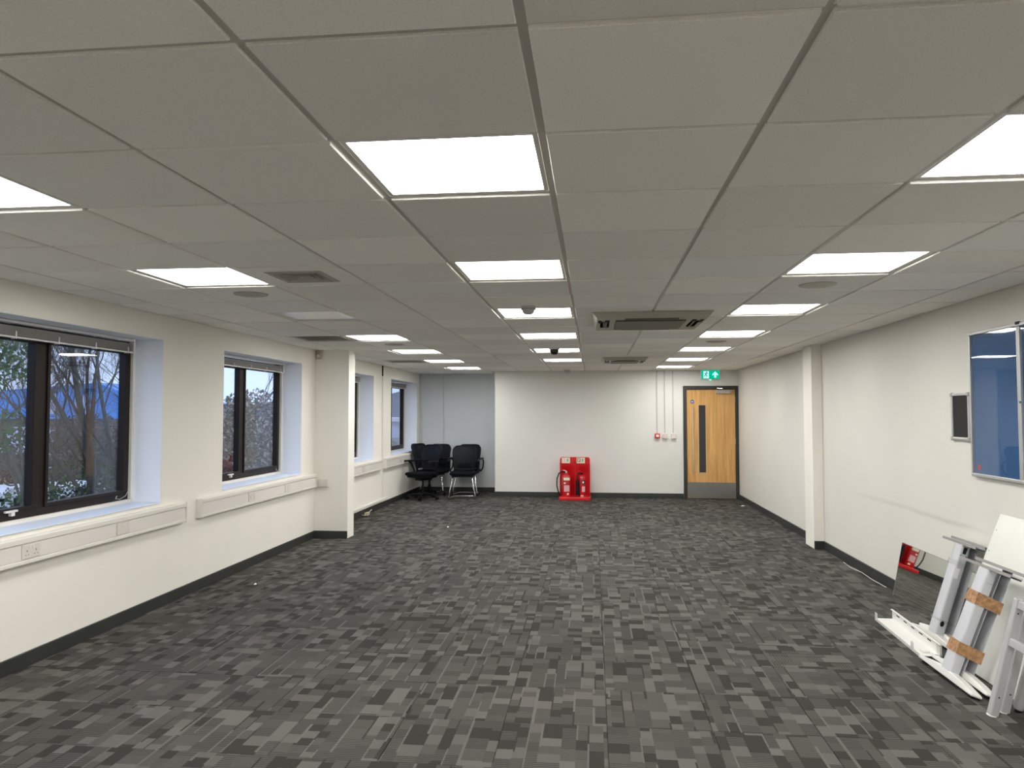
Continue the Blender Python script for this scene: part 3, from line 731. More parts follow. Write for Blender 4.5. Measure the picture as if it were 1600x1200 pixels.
for (y, z) in ((-.012, .012), (-w_+.012, .012), (-.012, h_-.012), (-w_+.012, h_-.012)):
    MB().box((-.026, y-.015, z-.015), (0, y+.015, z+.015)).build('corner_cap', M_VENT, t, .006)

# ------------------------------------------------------------------ fire point
def fire_point():
    X0, X1 = -.60, -.055; w = X1-X0; cx = (X0+X1)/2
    t = thing('extinguisher_stand', 'red plastic double stand holding two fire extinguishers at the far wall', 'stand', (cx, 13.42, 0))
    h = w/2
    MB().prism(rrect(-h-.012, -.22, h+.012, .20, .05), 0, .06, 'z').build('base_tray', M_RED, t, .012)
    # back panel: two shallow bays either side of a rib, curved section
    prof = []; N = 24
    for i in range(N+1):
        u = -h+w*i/N; v = abs((u/(h)))*2; bay = math.sin(math.pi*((u+h)/(w/2) % 1.0)) if 0 < i < N and i != N//2 else 0
        prof.append((u, .10+.055*bay))
    zs = [.05, .15, .3, .42, .50, .56, .62, .68, .72, .745, .755]
    mb = MB(); n = N+1
    for z in zs:
        for (u, v) in prof:
            k = 1 if z < .5 else max(0, 1-(z-.5)/.08)
            sx = 1.0 if z < .71 else (1-.10*((z-.71)/.045)**2)
            mb.v.append((u*sx, .10+(v-.10)*k, z))
    m = len(mb.v)
    for (x, y, z) in list(mb.v): mb.v.append((x, y+.035 if y < .12 else y+.02, z))
    for a in range(len(zs)-1):
        for b in range(n-1):
            q = (a*n+b, a*n+b+1, (a+1)*n+b+1, (a+1)*n+b); mb.f.append(q); mb.f.append(tuple(m+i for i in q[::-1]))
        mb.f.append((a*n, (a+1)*n, m+(a+1)*n, m+a*n)); mb.f.append((a*n+n-1, m+a*n+n-1, m+(a+1)*n+n-1, (a+1)*n+n-1))
    e = len(zs)-1
    for b in range(n-1): mb.f.append((e*n+b, e*n+b+1, m+e*n+b+1, m+e*n+b)); mb.f.append((b, m+b, m+b+1, b+1))
    mb.build('back_panel', M_RED, t, smooth=True)
    MB().box((-.012, .085, .06), (.012, .12, .70)).build('centre_rib', M_RED, t, .008)
    for s in (-1, 1): MB().box((s*h-.008*s-.01, .03, .06), (s*h-.008*s+.01, .12, .66)).build('side_lip', M_RED, t, .008)
    for sx, nm in ((-.165, 0), (.105, 1)):
        s = MB().box((sx-.075, .088, .645), (sx+.075, .096, .745)).build('instruction_sign', M_CREAM, t)
        MB().box((sx-.062, .0865, .668), (sx-.006, .088, .735)).build('red_symbol', M_PINK if nm == 0 else M_DKRED, s)
        MB().box((sx-.05, .0855, .675), (sx-.03, .0865, .725)).box((sx-.026, .0855, .69), (sx-.016, .0865, .73)).build('symbol_print', M_CREAM, s)
        MB().box((sx+.015, .0865, .672), (sx+.05, .088, .728)).build('print_block', mat('grey_green_print', (.35, .42, .33), .6), s)
    def extinguisher(x, r, hgt, kind, label):
        q = thing('fire_extinguisher', label, 'fire extinguisher', (cx+x, 13.40, .06), 0)
        MB().lathe([(r*.96, 0), (r, .012), (r, hgt*.84), (r*.92, hgt*.91), (r*.6, hgt*.97), (r*.28, hgt*1.0), (r*.24, hgt*1.05)], 28).build('cylinder', M_REDC, q, smooth=True)
        z = hgt*1.04
        MB().box((-.016, -.02, z-.005), (.016, .02, z+.03)).build('valve', M_ALUP if kind == 'water' else M_BLACK, q, .004)
        MB().tube([(.0, 0, z+.03), (-.04, -.01, z+.045), (-.085, -.012, z+.03)] if kind == 'water' else [(0, 0, z+.03), (-.03, -.015, z+.055), (-.07, -.02, z+.05)], .009, 8).build('carry_handle', M_RED if kind != 'water' else M_ALUP, q, smooth=True)
        MB().tube([(.0, 0, z+.02), (-.04, -.012, z+.018), (-.08, -.015, z+.006)], .007, 8).build('squeeze_lever', M_BLACK, q, smooth=True)
        def label_patch(a0, a1, z0, z1, m, nm):
            mb = MB(); k = 8
            for i in range(k+1):
                a = R_(a0+(a1-a0)*i/k)
                for z_ in (z0, z1): mb.v.append(((r+.0012)*math.cos(a), (r+.0012)*math.sin(a), z_))
            for i in range(k): mb.f.append((2*i, 2*i+2, 2*i+3, 2*i+1))
            mb.build(nm, m, q)
        if kind == 'water':
            label_patch(-125, -40, hgt*.72, hgt*.84, M_CREAM, 'class_label')
            label_patch(-118, -45, hgt*.22, hgt*.50, M_PINK, 'instruction_label')
            label_patch(-120, -96, hgt*.56, hgt*.63, M_CREAM, 'print_block'); label_patch(-80, -55, hgt*.08, hgt*.15, M_CREAM, 'maker_mark')
            MB().tube([(-.02, -.01, z+.01), (-.07, -.02, z+.035), (-.13, -.03, z-.005), (-.165, -.035, z-.10), (-.170, -.035, z-.22), (-.150, -.03, z-.32), (-.115, -.03, z-.40), (-.095, -.03, z-.44)], .0105, 10).build('hose', M_BLACK, q, smooth=True)
            MB().tube([(-.095, -.03, z-.43), (-.075, -.03, z-.47)], [.011, .008], 8).build('nozzle', M_ALUP, q, smooth=True)
        else:
            MB().tube([(-.03, -.02, z+.01), (-.075, -.045, z-.01), (-.08, -.05, z-.10)], .009, 8).build('hose', M_BLACK, q, smooth=True)
            MB().tube([(-.08, -.05, z-.08), (-.08, -.05, z-.12), (-.072, -.052, z-.33), (-.07, -.052, .03)], [.014, .026, .036, .038], 14).build('discharge_horn', M_BLACK, q, smooth=True)
            label_patch(-88, -20, hgt*.58, hgt*.76, M_BLACK, 'black_band'); label_patch(-80, -50, hgt*.62, hgt*.72, M_CREAM, 'class_label')
            label_patch(-88, -25, hgt*.22, hgt*.48, M_PINK, 'instruction_label'); label_patch(-110, -60, hgt*.02, hgt*.06, M_CREAM, 'maker_mark')
    extinguisher(-.155, .082, .40, 'water', 'wide red extinguisher with a looping black hose, left in the stand')
    extinguisher(.125, .060, .38, 'co2', 'slim red extinguisher with a black horn, right in the stand')
fire_point()

# ------------------------------------------------------------------ chairs
def cushion(w, d, h, r, n=6, dip=0):
    """soft rounded pad: stacked rounded outlines"""
    mb = MB(); lv = [(-.5, .80), (-.38, .95), (-.1, 1), (.15, 1), (.38, .95), (.5, .80)]
    base = rrect(-w/2, -d/2, w/2, d/2, r, n); m = len(base)
    for z, s in lv: mb.v += [(x*s, y*s, z*h) for x, y in base]
    for a in range(len(lv)-1):
        for b in range(m): mb.f.append((a*m+b, a*m+(b+1) % m, (a+1)*m+(b+1) % m, (a+1)*m+b))
    mb.f.append(tuple(range(m))[::-1]); mb.f.append(tuple(range((len(lv)-1)*m, len(lv)*m)))
    return mb
def cf(v): return 1.0 if v < .8 else math.sqrt(max(0, 1-((v-.8)/.2*.62)**2))
def back_shell(w, h, curve, t, ztaper=.86, grow=0.0):
    """curved backrest sheet, in x (width) and z (height), bulging to +y"""
    mb = MB(); nx, nz = 12, 10
    for side in (0, 1):
        for k in range(nz+1):
            v = k/nz
            ww = w/2*cf(v)*(ztaper+(1-ztaper)*math.sin(math.pi*min(1, v*1.0)*.5))
            for i in range(nx+1):
                u = -1+2*i/nx
                corner = 0
                z = v*h
                if v > .85: z -= .018*max(0, abs(u)-.75)/.25*(v-.85)/.15
                mb.v.append((u*ww, -curve*(u*u)-.03*math.sin(math.pi*v)+side*t, z))
    m = (nx+1)*(nz+1)
    for k in range(nz):
        for i in range(nx):
            a = k*(nx+1)+i; q = (a, a+1, a+nx+2, a+nx+1); mb.f.append(q); mb.f.append(tuple(m+j for j in q[::-1]))
    for k in range(nz):
        a = k*(nx+1); mb.f.append((a, a+nx+1, m+a+nx+1, m+a)); a += nx; mb.f.append((a, m+a, m+a+nx+1, a+nx+1))
    for i in range(nx):
        mb.f.append((i, m+i, m+i+1, i+1)); a = nz*(nx+1)+i; mb.f.append((a, a+1, m+a+1, m+a))
    return mb
def back_frame_path(w, h, curve, ztaper=.86):
    p = []
    for k in range(13):
        v = k/12; ww = w/2*cf(v)*(ztaper+(1-ztaper)*math.sin(math.pi*v*.5)); p.append((-ww, -curve-.03*math.sin(math.pi*v)+.005, v*h*.97))
    for i in range(1, 12):
        u = -1+2*i/12; p.append((u*w/2*.78, -curve*u*u+.005, h*(1.0-.05*max(0, abs(u)-.6))))
    q = [(-x, y, z) for x, y, z in p[:13]][::-1]
    return p+q
CH = 'black office chairs in the alcove corner'
def visitor_chair(loc, rz, label):
    t = thing('visitor_chair', label, 'chair', loc, rz, CH)
    cushion(.47, .46, .07, .09).build('seat', M_BLK2, t, smooth=True, loc=(0, -.02, .455))
    MB().prism(rrect(-.20, -.22, .20, .20, .05), .400, .424, 'z').build('seat_pan', M_BLACK, t, .004)
    B = Matrix.Translation((0, .20, .50)) @ Matrix.Rotation(R_(-9), 4, 'X')
    b = back_shell(.42, .44, .035, .006).build('backrest', M_MESH, t, smooth=True); b.matrix_local = B
    MB().tube(back_frame_path(.43, .445, .035)+[], .013, 8, closed=True).build('backrest_frame', M_BLACK, b, smooth=True)
    MB().box((-.16, -.03, .05), (.16, .012, .12)).build('lumbar_pad', M_BLK2, b, .012)
    for s in (-1, 1):
        MB().tube([(s*.17, .12, .40), (s*.17, .215, .43), (s*.165, .235, .52), (s*.165, .255, .62)], .012, 8).build('back_bracket', M_BLACK, t, smooth=True)
        # arm loop
        MB().tube([(s*.225, .16, .43), (s*.27, .17, .50), (s*.275, .20, .62), (s*.27, .16, .672), (s*.27, .0, .68), (s*.27, -.12, .675)], [.014, .014, .014, .013, .012, .011], 8).build('armrest', M_BLACK, t, smooth=True)
        MB().cbox((s*.27, .02, .69), (.05, .25, .022)).build('arm_pad', M_BLACK, t, .009)
    # chrome cantilever tube: down the front, back along the floor, closed by a rear bar
    pa = [(-.15, .12, .392), (-.17, -.12, .392), (-.18, -.17, .375), (-.235, -.235, .06), (-.24, -.225, .022), (-.235, -.17, .0135), (-.20, .17, .0135), (-.17, .21, .0135)]
    pa = pa+[(-x, y, z) for x, y, z in pa[::-1]]
    MB().tube(pa, .0125, 10).build('cantilever_frame', M_CHROME, t, smooth=True)
    for s in (-1, 1):
        for y in (-.19, .15): MB().cbox((s*(.235 if y < 0 else .203), y, .0065), (.03, .035, .013)).build('glide', M_BLACK, t, .003)
    return t
def task_chair(loc, rz, label, arms=True):
    t = thing('task_chair', label, 'chair', loc, rz, CH)
    c = cushion(.50, .48, .065, .13); c.build('seat', M_BLK2, t, smooth=True, loc=(0, -.04, .46))
    MB().prism(rrect(-.21, -.24, .21, .19, .08), .398, .43, 'z').build('seat_shell', M_BLACK, t, .008)
    MB().box((-.09, -.12, .345), (.09, .13, .40)).build('mechanism', M_BLACK, t, .012)
    MB().tube([(.09, -.02, .375), (.22, -.03, .37), (.25, -.03, .365)], .007, 8).build('lever', M_BLACK, t, smooth=True)
    B = Matrix.Translation((0, .22, .52)) @ Matrix.Rotation(R_(-13), 4, 'X')
    b = back_shell(.45, .45, .05, .006, .74).build('backrest', M_MESH, t, smooth=True); b.matrix_local = B
    MB().tube(back_frame_path(.46, .455, .05, .74), .014, 8, closed=True).build('backrest_frame', M_BLACK, b, smooth=True)
    MB().tube([(0, .05, .37), (0, .22, .37), (0, .285, .43), (0, .30, .55), (0, .31, .68)], [.022, .024, .024, .02, .016], 10).build('back_stem', M_BLACK, t, smooth=True)
    MB().tube([(-.035, .28, .45), (.035, .28, .45)], .028, 14).build('pivot_knob', M_FRAMEG, t, smooth=True)
    for s in (-1, 1):
        MB().tube([(s*.17, .06, .405), (s*.27, .07, .43), (s*.30, .06, .53), (s*.30, .0, .64), (s*.30, -.06, .675)], [.02, .02, .017, .015, .014], 10).build('armrest', M_BLACK, t, smooth=True)
        MB().cbox((s*.295, -.05, .69), (.085, .25, .028)).build('arm_pad', M_BLACK, t, .011, seg=3)
    MB().lathe([(.028, .07), (.028, .22), (.018, .22), (.018, .35)], 16).build('gas_column', M_BLACK, t, smooth=True)
    sb = MB().lathe([(.04, .065), (.045, .075), (.045, .105), (.036, .115)], 16)
    for k in range(5):
        a = 2*math.pi*k/5+.3; ca, sa = math.cos(a), math.sin(a)
        sb.tube([(.03*ca, .03*sa, .095), (.16*ca, .16*sa, .10), (.27*ca, .27*sa, .078), (.29*ca, .29*sa, .07)], [.022, .019, .014, .012], 8)
    sb.build('star_base', M_BLACK, t, smooth=True)
    for k in range(5):
        a = 2*math.pi*k/5+.3; M = Matrix.Translation((.29*math.cos(a), .29*math.sin(a), .028)) @ Matrix.Rotation(a+.7*k, 4, 'Z')
        c = MB()
        for s in (-1, 1): c.tube([(0, s*.008, 0), (0, s*.026, 0)], .027, 14, M)
        c.tube([(0, 0, .005), (0, 0, .05)], .008, 8, M)
        c.build('castor', M_BLACK, t, smooth=True)
    return t
task_chair((-3.06, 13.12, 0), R_(-32), 'black swivel chair with mesh back on castors, front left of the chair group')
visitor_chair((-2.37, 13.40, 0), R_(4), 'black mesh visitor chair on chrome cantilever legs, front right of the chair group')
visitor_chair((-2.40, 14.02, 0), R_(-3), 'black visitor chair directly behind the front right one, back against the alcove wall')
visitor_chair((-3.02, 14.07, 0), R_(-10), 'black visitor chair with chrome legs behind the front swivel chair')
task_chair((-3.07, 13.70, 0), R_(66), 'black chair seen side on in the corner below the last window')

# ------------------------------------------------------------------ pile leaning on the right wall
def desk_leg(P, yc, th, label, Lf=.64, top=.50, back=False, extras=None):
    """P: x of the lower wall-side edge on the floor; leans towards the wall by th degrees"""
    t = thing('desk_leg', label, 'desk leg', (P, yc, 0), 0, 'steel desk legs leaning on the right wall')
    r = Matrix.Rotation(R_(th), 4, 'Y') @ Matrix.Translation((-.035, 0, 0))
    t['_'] = 0; del t['_']
    def put(o): o.matrix_local = r; return o
    # foot: long bar, flat below, arched above, tapering to the ends
    poly = [(-Lf/2, .006), (-Lf/2+.01, .0), (Lf/2-.01, 0), (Lf/2, .006), (Lf/2-.01, .018), (Lf*.30, .034), (Lf*.12, .043), (-Lf*.12, .043), (-Lf*.30, .034), (-Lf/2+.01, .018)]
    put(MB().prism(poly, -.030, .030, 'x').build('foot', M_STEELW, t, .006, seg=3))
    for s in (-1, 1): put(MB().lathe([(.022, -.012), (.022, .0)], 14, Matrix.Translation((0, s*Lf*.42, 0))).build('levelling_pad', M_BLACK, t))
    if not back: col = MB().prism(rrect(-.030, -.055, .030, .055, .012, 3), .04, .68, 'z')
    else: col = MB().prism([(-.030, -.055), (-.027, -.055), (-.027, .051), (.027, .051), (.027, -.055), (.030, -.055), (.030, .055), (-.030, .055)], .04, .68, 'z')
    c = put(col.build('column', M_STEELG, t, smooth=not back))
    put(MB().prism([(-top/2, .682), (-top/2+.02, .68), (top/2-.02, .68), (top/2, .682), (top/2, .688), (-top/2, .688)], -.029, .029, 'x').build('top_plate', M_STEELG if not back else M_FRAMEG, t, .002))
    fl = MB()
    for s in (-1, 1): fl.box((s*.029-.0015, -top/2, .672), (s*.029+.0015, top/2, .689))
    put(fl.build('plate_flange', M_GREYLINE, t))
    put(MB().box((-.02, -top/2+.03, .676), (.02, -top/2+.12, .681)).box((-.02, top/2-.12, .676), (.02, top/2-.03, .681)).build('fixing_slots', M_DARK, t))
    return t, put, c
# pair nearer the mirror (stretch-taped), slotted face
tA, put, c = desk_leg(2.345, 5.39, 17.5, 'grey steel desk leg with round holes and a white label, in front of the mirror', .62, .46)
def oval(cx, cz, a, b, y, m, nm, parent, n=16):
    return MB().prism([(cx+a*math.cos(2*math.pi*k/n), cz+b*math.sin(2*math.pi*k/n)) for k in range(n)], y-.0012, y, 'y').build(nm, m, parent)
put(oval(-.004, .12, .0125, .02, -.0552, M_DARK, 'cable_hole', tA)); put(MB().box((-.013, -.0565, .615), (.009, -.0552, .66)).build('cable_slot', M_DARK, tA))
put(MB().box((-.022, -.0562, .595), (-.017, -.0552, .605)).box((.014, -.0562, .595), (.019, -.0552, .605)).build('screw_holes', M_DARK, tA))
put(MB().box((-.022, -.0575, .44), (.002, -.0553, .51)).build('paper_label', M_VAN_LABEL, tA))
tA2, put2, c2 = desk_leg(2.407, 5.40, 17.5, 'grey steel desk leg tucked behind the holed one, nearest the wall', .62, .46, True)
def wrap(parent, put, z0, z1, m, nm, dx=.075, fs=.003):
    a = fs; ww = MB(); x0, x1, y0, y1 = -.032-a, .032+dx*1.0+a, -.055-a, .055+a
    n = 5
    def zz(f): return f
    sk = .012
    for (p, q, s0, s1) in (((x0, y0), (x1, y0), 0, sk), ((x1, y0), (x1, y1), sk, sk), ((x1, y1), (x0, y1), sk, 0), ((x0, y1), (x0, y0), 0, 0)):
        ww.add([(p[0], p[1], z0-s0), (q[0], q[1], z0-s1), (q[0], q[1], z1-s1), (p[0], p[1], z1-s0)], [(0, 1, 2, 3)])
    o = put(ww.build(nm, m, parent)); so = o.modifiers.new('s', 'SOLIDIFY'); so.thickness = .0008; return o
wrap(tA, put, .525, .56, M_WRAP, 'clear_tape', .062); wrap(tA, put, .135, .15, M_WRAP, 'clear_tape', .062)
# pair with brown tape
tB, putB, cB = desk_leg(2.085, 4.62, 21, 'pale grey steel desk leg bound with brown tape, front one of the taped pair', .66, .56)
putB(MB().box((-.012, -.0562, .595), (.022, -.0553, .597)).box((.020, -.0562, .597), (.022, -.0553, .665)).build('cover_seam', M_GREYLINE, tB))
tB2, putB2, cB2 = desk_leg(2.168, 4.63, 21, 'grey steel desk leg taped behind the front one, against the pale board', .66, .52, True)
M_TAPE_ = M_TAPE
wrap(tB, putB, .46, .53, M_TAPE, 'brown_tape', .078); wrap(tB, putB, .155, .225, M_TAPE, 'brown_tape', .078)
# cable tray on the carpet
def cable_tray():
    t = thing('cable_tray', 'white metal cable tray lying on the carpet in front of the mirror', 'cable tray', (2.06, 4.99, .002), R_(-2.5))
    L_ = .87; w = .125
    MB().box((0, 0, .012), (w, L_, .0145)).build('tray_base', M_STEELW, t)
    MB().box((w-.0025, 0, .012), (w, L_, .085)).box((w-.014, 0, .083), (w, L_, .0855)).build('rear_side', M_STEELW, t)
    MB().box((0, 0, .0), (.0025, L_, .02)).build('front_edge', M_STEELW, t)
    for y in (L_-.05, .12): MB().prism([(y, .012), (y+.05, .012), (y+.045, .06), (y+.005, .06)], 0, .003, 'x').build('front_tab', M_STEELW, t)
    sl = MB()
    for y in (.16, .30, .44, .58, .72): sl.box((w-.0032, y, .058), (w-.0024, y+.06, .066))
    sl.build('side_slots', M_DARK, t)
    MB().box((.03, .05, .0146), (.075, .10, .03)).box((.085, .02, .0146), (.12, .06, .022)).build('end_clip', M_STEELW, t, .003)
    MB().box((w-.012, -.004, .014), (w-.0035, .055, .075)).build('end_bracket', M_ALU, t, .002)
cable_tray()
# mirror
def leaning_sheet(name, label, cat, xb, xt, zt, y0, y1, th, m, zb=.0, edge=None):
    t = thing(name, label, cat, (xb, (y0+y1)/2, zb))
    a = math.atan2(xt-xb, zt-zb); Ls = math.hypot(xt-xb, zt-zb); h = (y1-y0)/2
    o = MB().box((0, -h, 0), (th, h, Ls)).build('sheet', m, t, .001); o.rotation_euler.y = a
    e = MB()
    for p, q in (((-.0006, -h, 0), (th+.0005, -h+.003, Ls)), ((-.0006, h-.003, 0), (th+.0005, h, Ls)), ((-.0006, -h, Ls-.003), (th+.0005, h, Ls+.0005))): e.box(p, q)
    e = e.build('edge', edge or m, t); e.rotation_euler.y = a
    return t, a, Ls
leaning_sheet('mirror', 'frameless mirror sheet leaning on the wall, reflecting the red extinguisher stand', 'mirror', 2.533, 2.620, .452, 5.14, 6.66, .004, M_MIRROR, 0, M_GREYLINE)
pt, pa_, pl = leaning_sheet('panel_board', 'large pale grey board leaning on the wall behind the taped desk legs', 'board', 2.262, 2.602, .905, 3.55, 5.08, .012, M_BOARD, 0, M_BOARD)
sc = MB()
for z in (.86, .72): sc.cbox((-.0008, .74, z), (.001, .008, .008))
s_ = sc.build('screw_hole', M_GREYLINE, pt); s_.rotation_euler.y = pa_
# grey frames at the frame edge
def table_frame(x, y, th, label, Hh, rail):
    t = thing('table_frame', label, 'table frame', (x, y, 0), 0, 'grey steel table frames leaning at the right edge')
    r = Matrix.Rotation(R_(th), 4, 'Y'); q = .021
    for yy in (0, -.75):
        o = MB().box((-q, yy-q, .0), (q, yy+q, Hh)).build('leg', M_FRAMEG, t, .006); o.matrix_local = r
        o2 = MB().lathe([(.0275, 0), (.0275, .006)], 14, Matrix.Translation((0, yy, -.004))).build('foot_cap', M_WHITE, t); o2.matrix_local = r
    for z in rail:
        o = MB().box((-q*.8, -.73, z-.02), (q*.8, -q, z+.02)).build('cross_rail', M_FRAMEG, t, .004); o.matrix_local = r
    o = MB().cbox((0, -q-.0008, .10), (.007, .001, .007)).cbox((0, q+.0008, .1), (.007, .001, .007)).build('screw_hole', M_DARK, t); o.matrix_local = r
    o = MB().cbox((-.004, -q-.0008, Hh-.07), (.007, .001, .007)).build('screw_hole', M_DARK, t); o.matrix_local = r
table_frame(2.035, 4.10, 14, 'front grey square-tube table frame leaning at the right edge of view', .61, (.39, .585))
table_frame(2.115, 4.15, 14, 'grey square-tube table frame standing right behind the front one', .66, (.635,))
t = thing('frame_foot', 'rounded grey metal foot bar behind the leaning table frames', 'table part', (2.19, 4.16, 0))
o = MB().tube([(0, 0, .012), (0, 0, .03), (0, 0, .33), (0, 0, .34)], [.020, .030, .030, .024], 16).build('foot_bar', M_FRAMEG, t, smooth=True); o.rotation_euler.y = R_(16)
o = MB().lathe([(.018, -.004), (.018, .012)], 14).build('foot_cap', M_BLACK, t); o.rotation_euler.y = R_(16)

# small things on the floor
t = thing('floor_socket', 'thin dark floor box lid edge on the carpet, middle of the room', 'floor box', (-.44, 11.14, 0))
MB().box((-.145, -.010, 0), (.145, .010, .006)).build('lid_edge', M_SKIRT, t, .001)
MB().box((-.150, -.012, 0), (-.142, .012, .012)).box((.142, -.012, 0), (.150, .012, .012)).build('lid_catch', M_CHROME, t)
def scrap(x, y, s, label, rz=.4):
    mb = MB().add([(-s, -s*.6, .001), (s, -s*.5, .002), (s*.8, s*.6, .012), (-s*.7, s*.7, .004), (0, 0, .016)], [(0, 1, 4), (1, 2, 4), (2, 3, 4), (3, 0, 4), (0, 3, 2, 1)])
    o = mb.build('paper_scrap', M_WHITE, None, loc=(x, y, 0)); o.rotation_euler.z = rz; tag(o, label, 'litter')
scrap(2.49, 12.75, .035, 'white paper scrap on the carpet near the door')
scrap(-3.05, 6.45, .012, 'tiny white scrap on the carpet near the left skirting')
scrap(-1.97, 9.95, .014, 'tiny pale scrap on the carpet in the middle left of the room')
t = thing('loose_wire', 'thin pale wire lying along the right skirting past the pilaster', 'wire', (2.59, 7.5, 0))
MB().tube([(.0, -.55, .004), (-.012, -.25, .005), (.0, .05, .008), (-.02, .3, .004), (-.01, .55, .006)], .0028, 5).build('wire', M_WHITE, t, smooth=True)

# ------------------------------------------------------------------ outside
GZ = -3.2
M_TARMAC = mat('tarmac', (.16, .16, .17), .9, noise=.2, nscale=.6)
M_GRASS = mat('grass_bank', (.07, .10, .045), .95, noise=.35, nscale=1.2)
M_BARK = mat('bark', (.085, .078, .065), .9, noise=.3, nscale=9)
M_TWIG = mat('twig', (.10, .085, .075), .9)
M_LEAFD = mat('dark_evergreen', (.025, .050, .028), .8, rnd=.1, noise=.5, nscale=3)
M_LEAFP = mat('pine_green', (.07, .115, .045), .8, noise=.4, nscale=4)
M_IVY = mat('brown_twig_mass', (.13, .105, .085), .8, noise=.4, nscale=4)
M_IVYL = mat('pale_highlight_leaves', (.42, .36, .32), .8, noise=.3, nscale=6)  # pale leaves painted in as highlights on the thicket
M_BLUE = mat('blue_cladding', (.07, .30, .80), .5); M_LILAC = mat('pale_cladding', (.55, .57, .72), .6); M_VAN = mat('van_white', (.75, .76, .80), .3)
M_SLATE = mat('slate_cladding', (.10, .085, .09), .8); M_BRICK = mat('distant_brick', (.22, .10, .07), .9); M_YEL = mat('yellow_paint', (.60, .42, .02), .5); M_HILL = mat('far_hill', (.10, .125, .17), 1, noise=.2, nscale=.02)
M_REDO = mat('rusty_red', (.11, .03, .028), .6)
g = MB().box((-260, -60, GZ-.3), (XL-.5, 420, GZ)).build('ground_outside', M_TARMAC); tag(g, None, kind='structure')
g = MB().prism([(-18, -5), (-3.95, -5), (-3.95, 60), (-18, 60)], GZ, GZ+.04, 'z').build('grass_bank', M_GRASS); tag(g, None, kind='structure')
def bare_tree(x, y, h, label, seed, r0=.11, spread=.5, lean=(0, 0), depth=5):
    rnd = random.Random(seed)
    t = thing('bare_tree', label, 'tree', (x, y, GZ), 0, 'leafless trees outside the windows')
    wood, tw = MB(), MB()
    def grow(p, d, L_, r, lev):
        n = 4; pts = [p.copy()]; rs = [r]
        for i in range(n):
            d = (d+Vector((rnd.uniform(-1, 1), rnd.uniform(-1, 1), rnd.uniform(-.3, .6)))*.13).normalized()
            p = p+d*L_/n; pts.append(p.copy()); rs.append(r*(1-.45*(i+1)/n))
            if lev < depth and i >= (1 if lev else 2):
                for _ in range(2 if lev in (0, 2, 3) else 1):
                    ax = Vector((rnd.uniform(-1, 1), rnd.uniform(-1, 1), rnd.uniform(-.2, .4))).normalized()
                    nd = (d+ax*spread*rnd.uniform(.8, 1.5)).normalized()
                    grow(p.copy(), nd, L_*rnd.uniform(.5, .75), rs[-1]*rnd.uniform(.45, .65), lev+1)
        (wood if lev < 2 else tw).tube([tuple(q) for q in pts], rs, 6 if lev < 2 else 3, caps=False)
        if lev < depth: grow(p.copy(), (d+Vector((rnd.uniform(-.4, .4), rnd.uniform(-.4, .4), .1))).normalized(), L_*.7, rs[-1]*.9, lev+1)
    grow(Vector((0, 0, 0)), Vector((lean[0], lean[1], 1)).normalized(), h*.42, r0, 0)
    wood.build('trunk', M_BARK, t, smooth=True); o = tw.build('twigs', M_TWIG, t); o['kind'] = 'stuff'
    return t
bare_tree(-9.8, 12.3, 8.4, 'bare tree with a slim leaning trunk, left part of the big window', 3, .10, .55, (-.10, .02), 6)
bare_tree(-10.2, 14.15, 9.2, 'thickest bare tree, middle of the big window', 11, .15, .55, (.02, 0), 6)
bare_tree(-10.2, 14.75, 8.6, 'bare forked tree at the right side of the big window', 21, .10, .5, (.04, .05), 6)
bare_tree(-12.5, 13.4, 9.5, 'bare tree further back behind the thickest trunk', 31, .07, .6)
bare_tree(-13.0, 16.6, 9.0, 'bare tree far back at the edge of the big window', 41, .07, .6)
bare_tree(-13.5, 12.1, 8.5, 'bare tree far back towards the blue building', 51, .06, .6)
bare_tree(-9.0, 17.6, 8.8, 'bare tree standing behind the brown thicket', 61, .10, .55, (0, .05), 6)
def leafy(name, label, cat, loc, blobs, n, m, size, group, seed, stem=True, m2=None, share=.25):
    rnd = random.Random(seed); t = thing(name, label, cat, (loc[0], loc[1], GZ), 0, group)
    mb, mb2 = MB(), MB(); tot = sum(b[3]*b[4]*b[5] for b in blobs)
    for (bx, by, bz, rx, ry_, rz) in blobs:
        for _ in range(int(n*rx*ry_*rz/tot)):
            d = Vector((rnd.gauss(0, 1), rnd.gauss(0, 1), rnd.gauss(0, 1))).normalized()*(rnd.random()**.45)
            p = Vector((bx+d.x*rx, by+d.y*ry_, bz+d.z*rz)); s = size*rnd.uniform(.5, 1.3)
            a = Vector((rnd.gauss(0, 1), rnd.gauss(0, 1), rnd.gauss(0, 1))).normalized(); b = a.orthogonal().normalized()
            q = mb2 if (m2 and rnd.random() < share) else mb
            q.add([tuple(p-a*s), tuple(p+b*s*.45), tuple(p+a*s), tuple(p-b*s*.45)], [(0, 1, 2, 3)])
    mb.build('foliage', m, t)['kind'] = 'stuff'
    if m2: mb2.build('mixed_leaves', m2, t)['kind'] = 'stuff'  # scattered second tone: painted highlights on the thicket, twigs on the hedges
    zt = max(b[2] for b in blobs)
    st = MB()
    for (bx, by, bz, rx, ry_, rz) in blobs[:4]: st.tube([(bx*.3, by*.3, 0), (bx*.7, by*.7, bz*.6), (bx, by, bz)], [.07, .05, .02], 6)
    st.build('stem', M_BARK, t, smooth=True)
    return t
EG = 'evergreens outside the windows'
leafy('evergreen_bush', 'dark evergreen bush at the bottom right of the big window', 'bush', (-9.2, 12.2), [(0, 0, 1.7, 1.0, 1.2, 1.6), (-.3, .9, 1.5, .8, .8, 1.4)], 9000, M_LEAFD, .06, EG, 5)
leafy('evergreen_bush', 'dark ivy covered shrub low at the right edge of the big window', 'bush', (-9.4, 14.2), [(0, 0, 1.9, .9, 1.0, 1.9), (.0, .5, 3.2, .5, .6, 1.3)], 8000, M_LEAFD, .06, EG, 6)
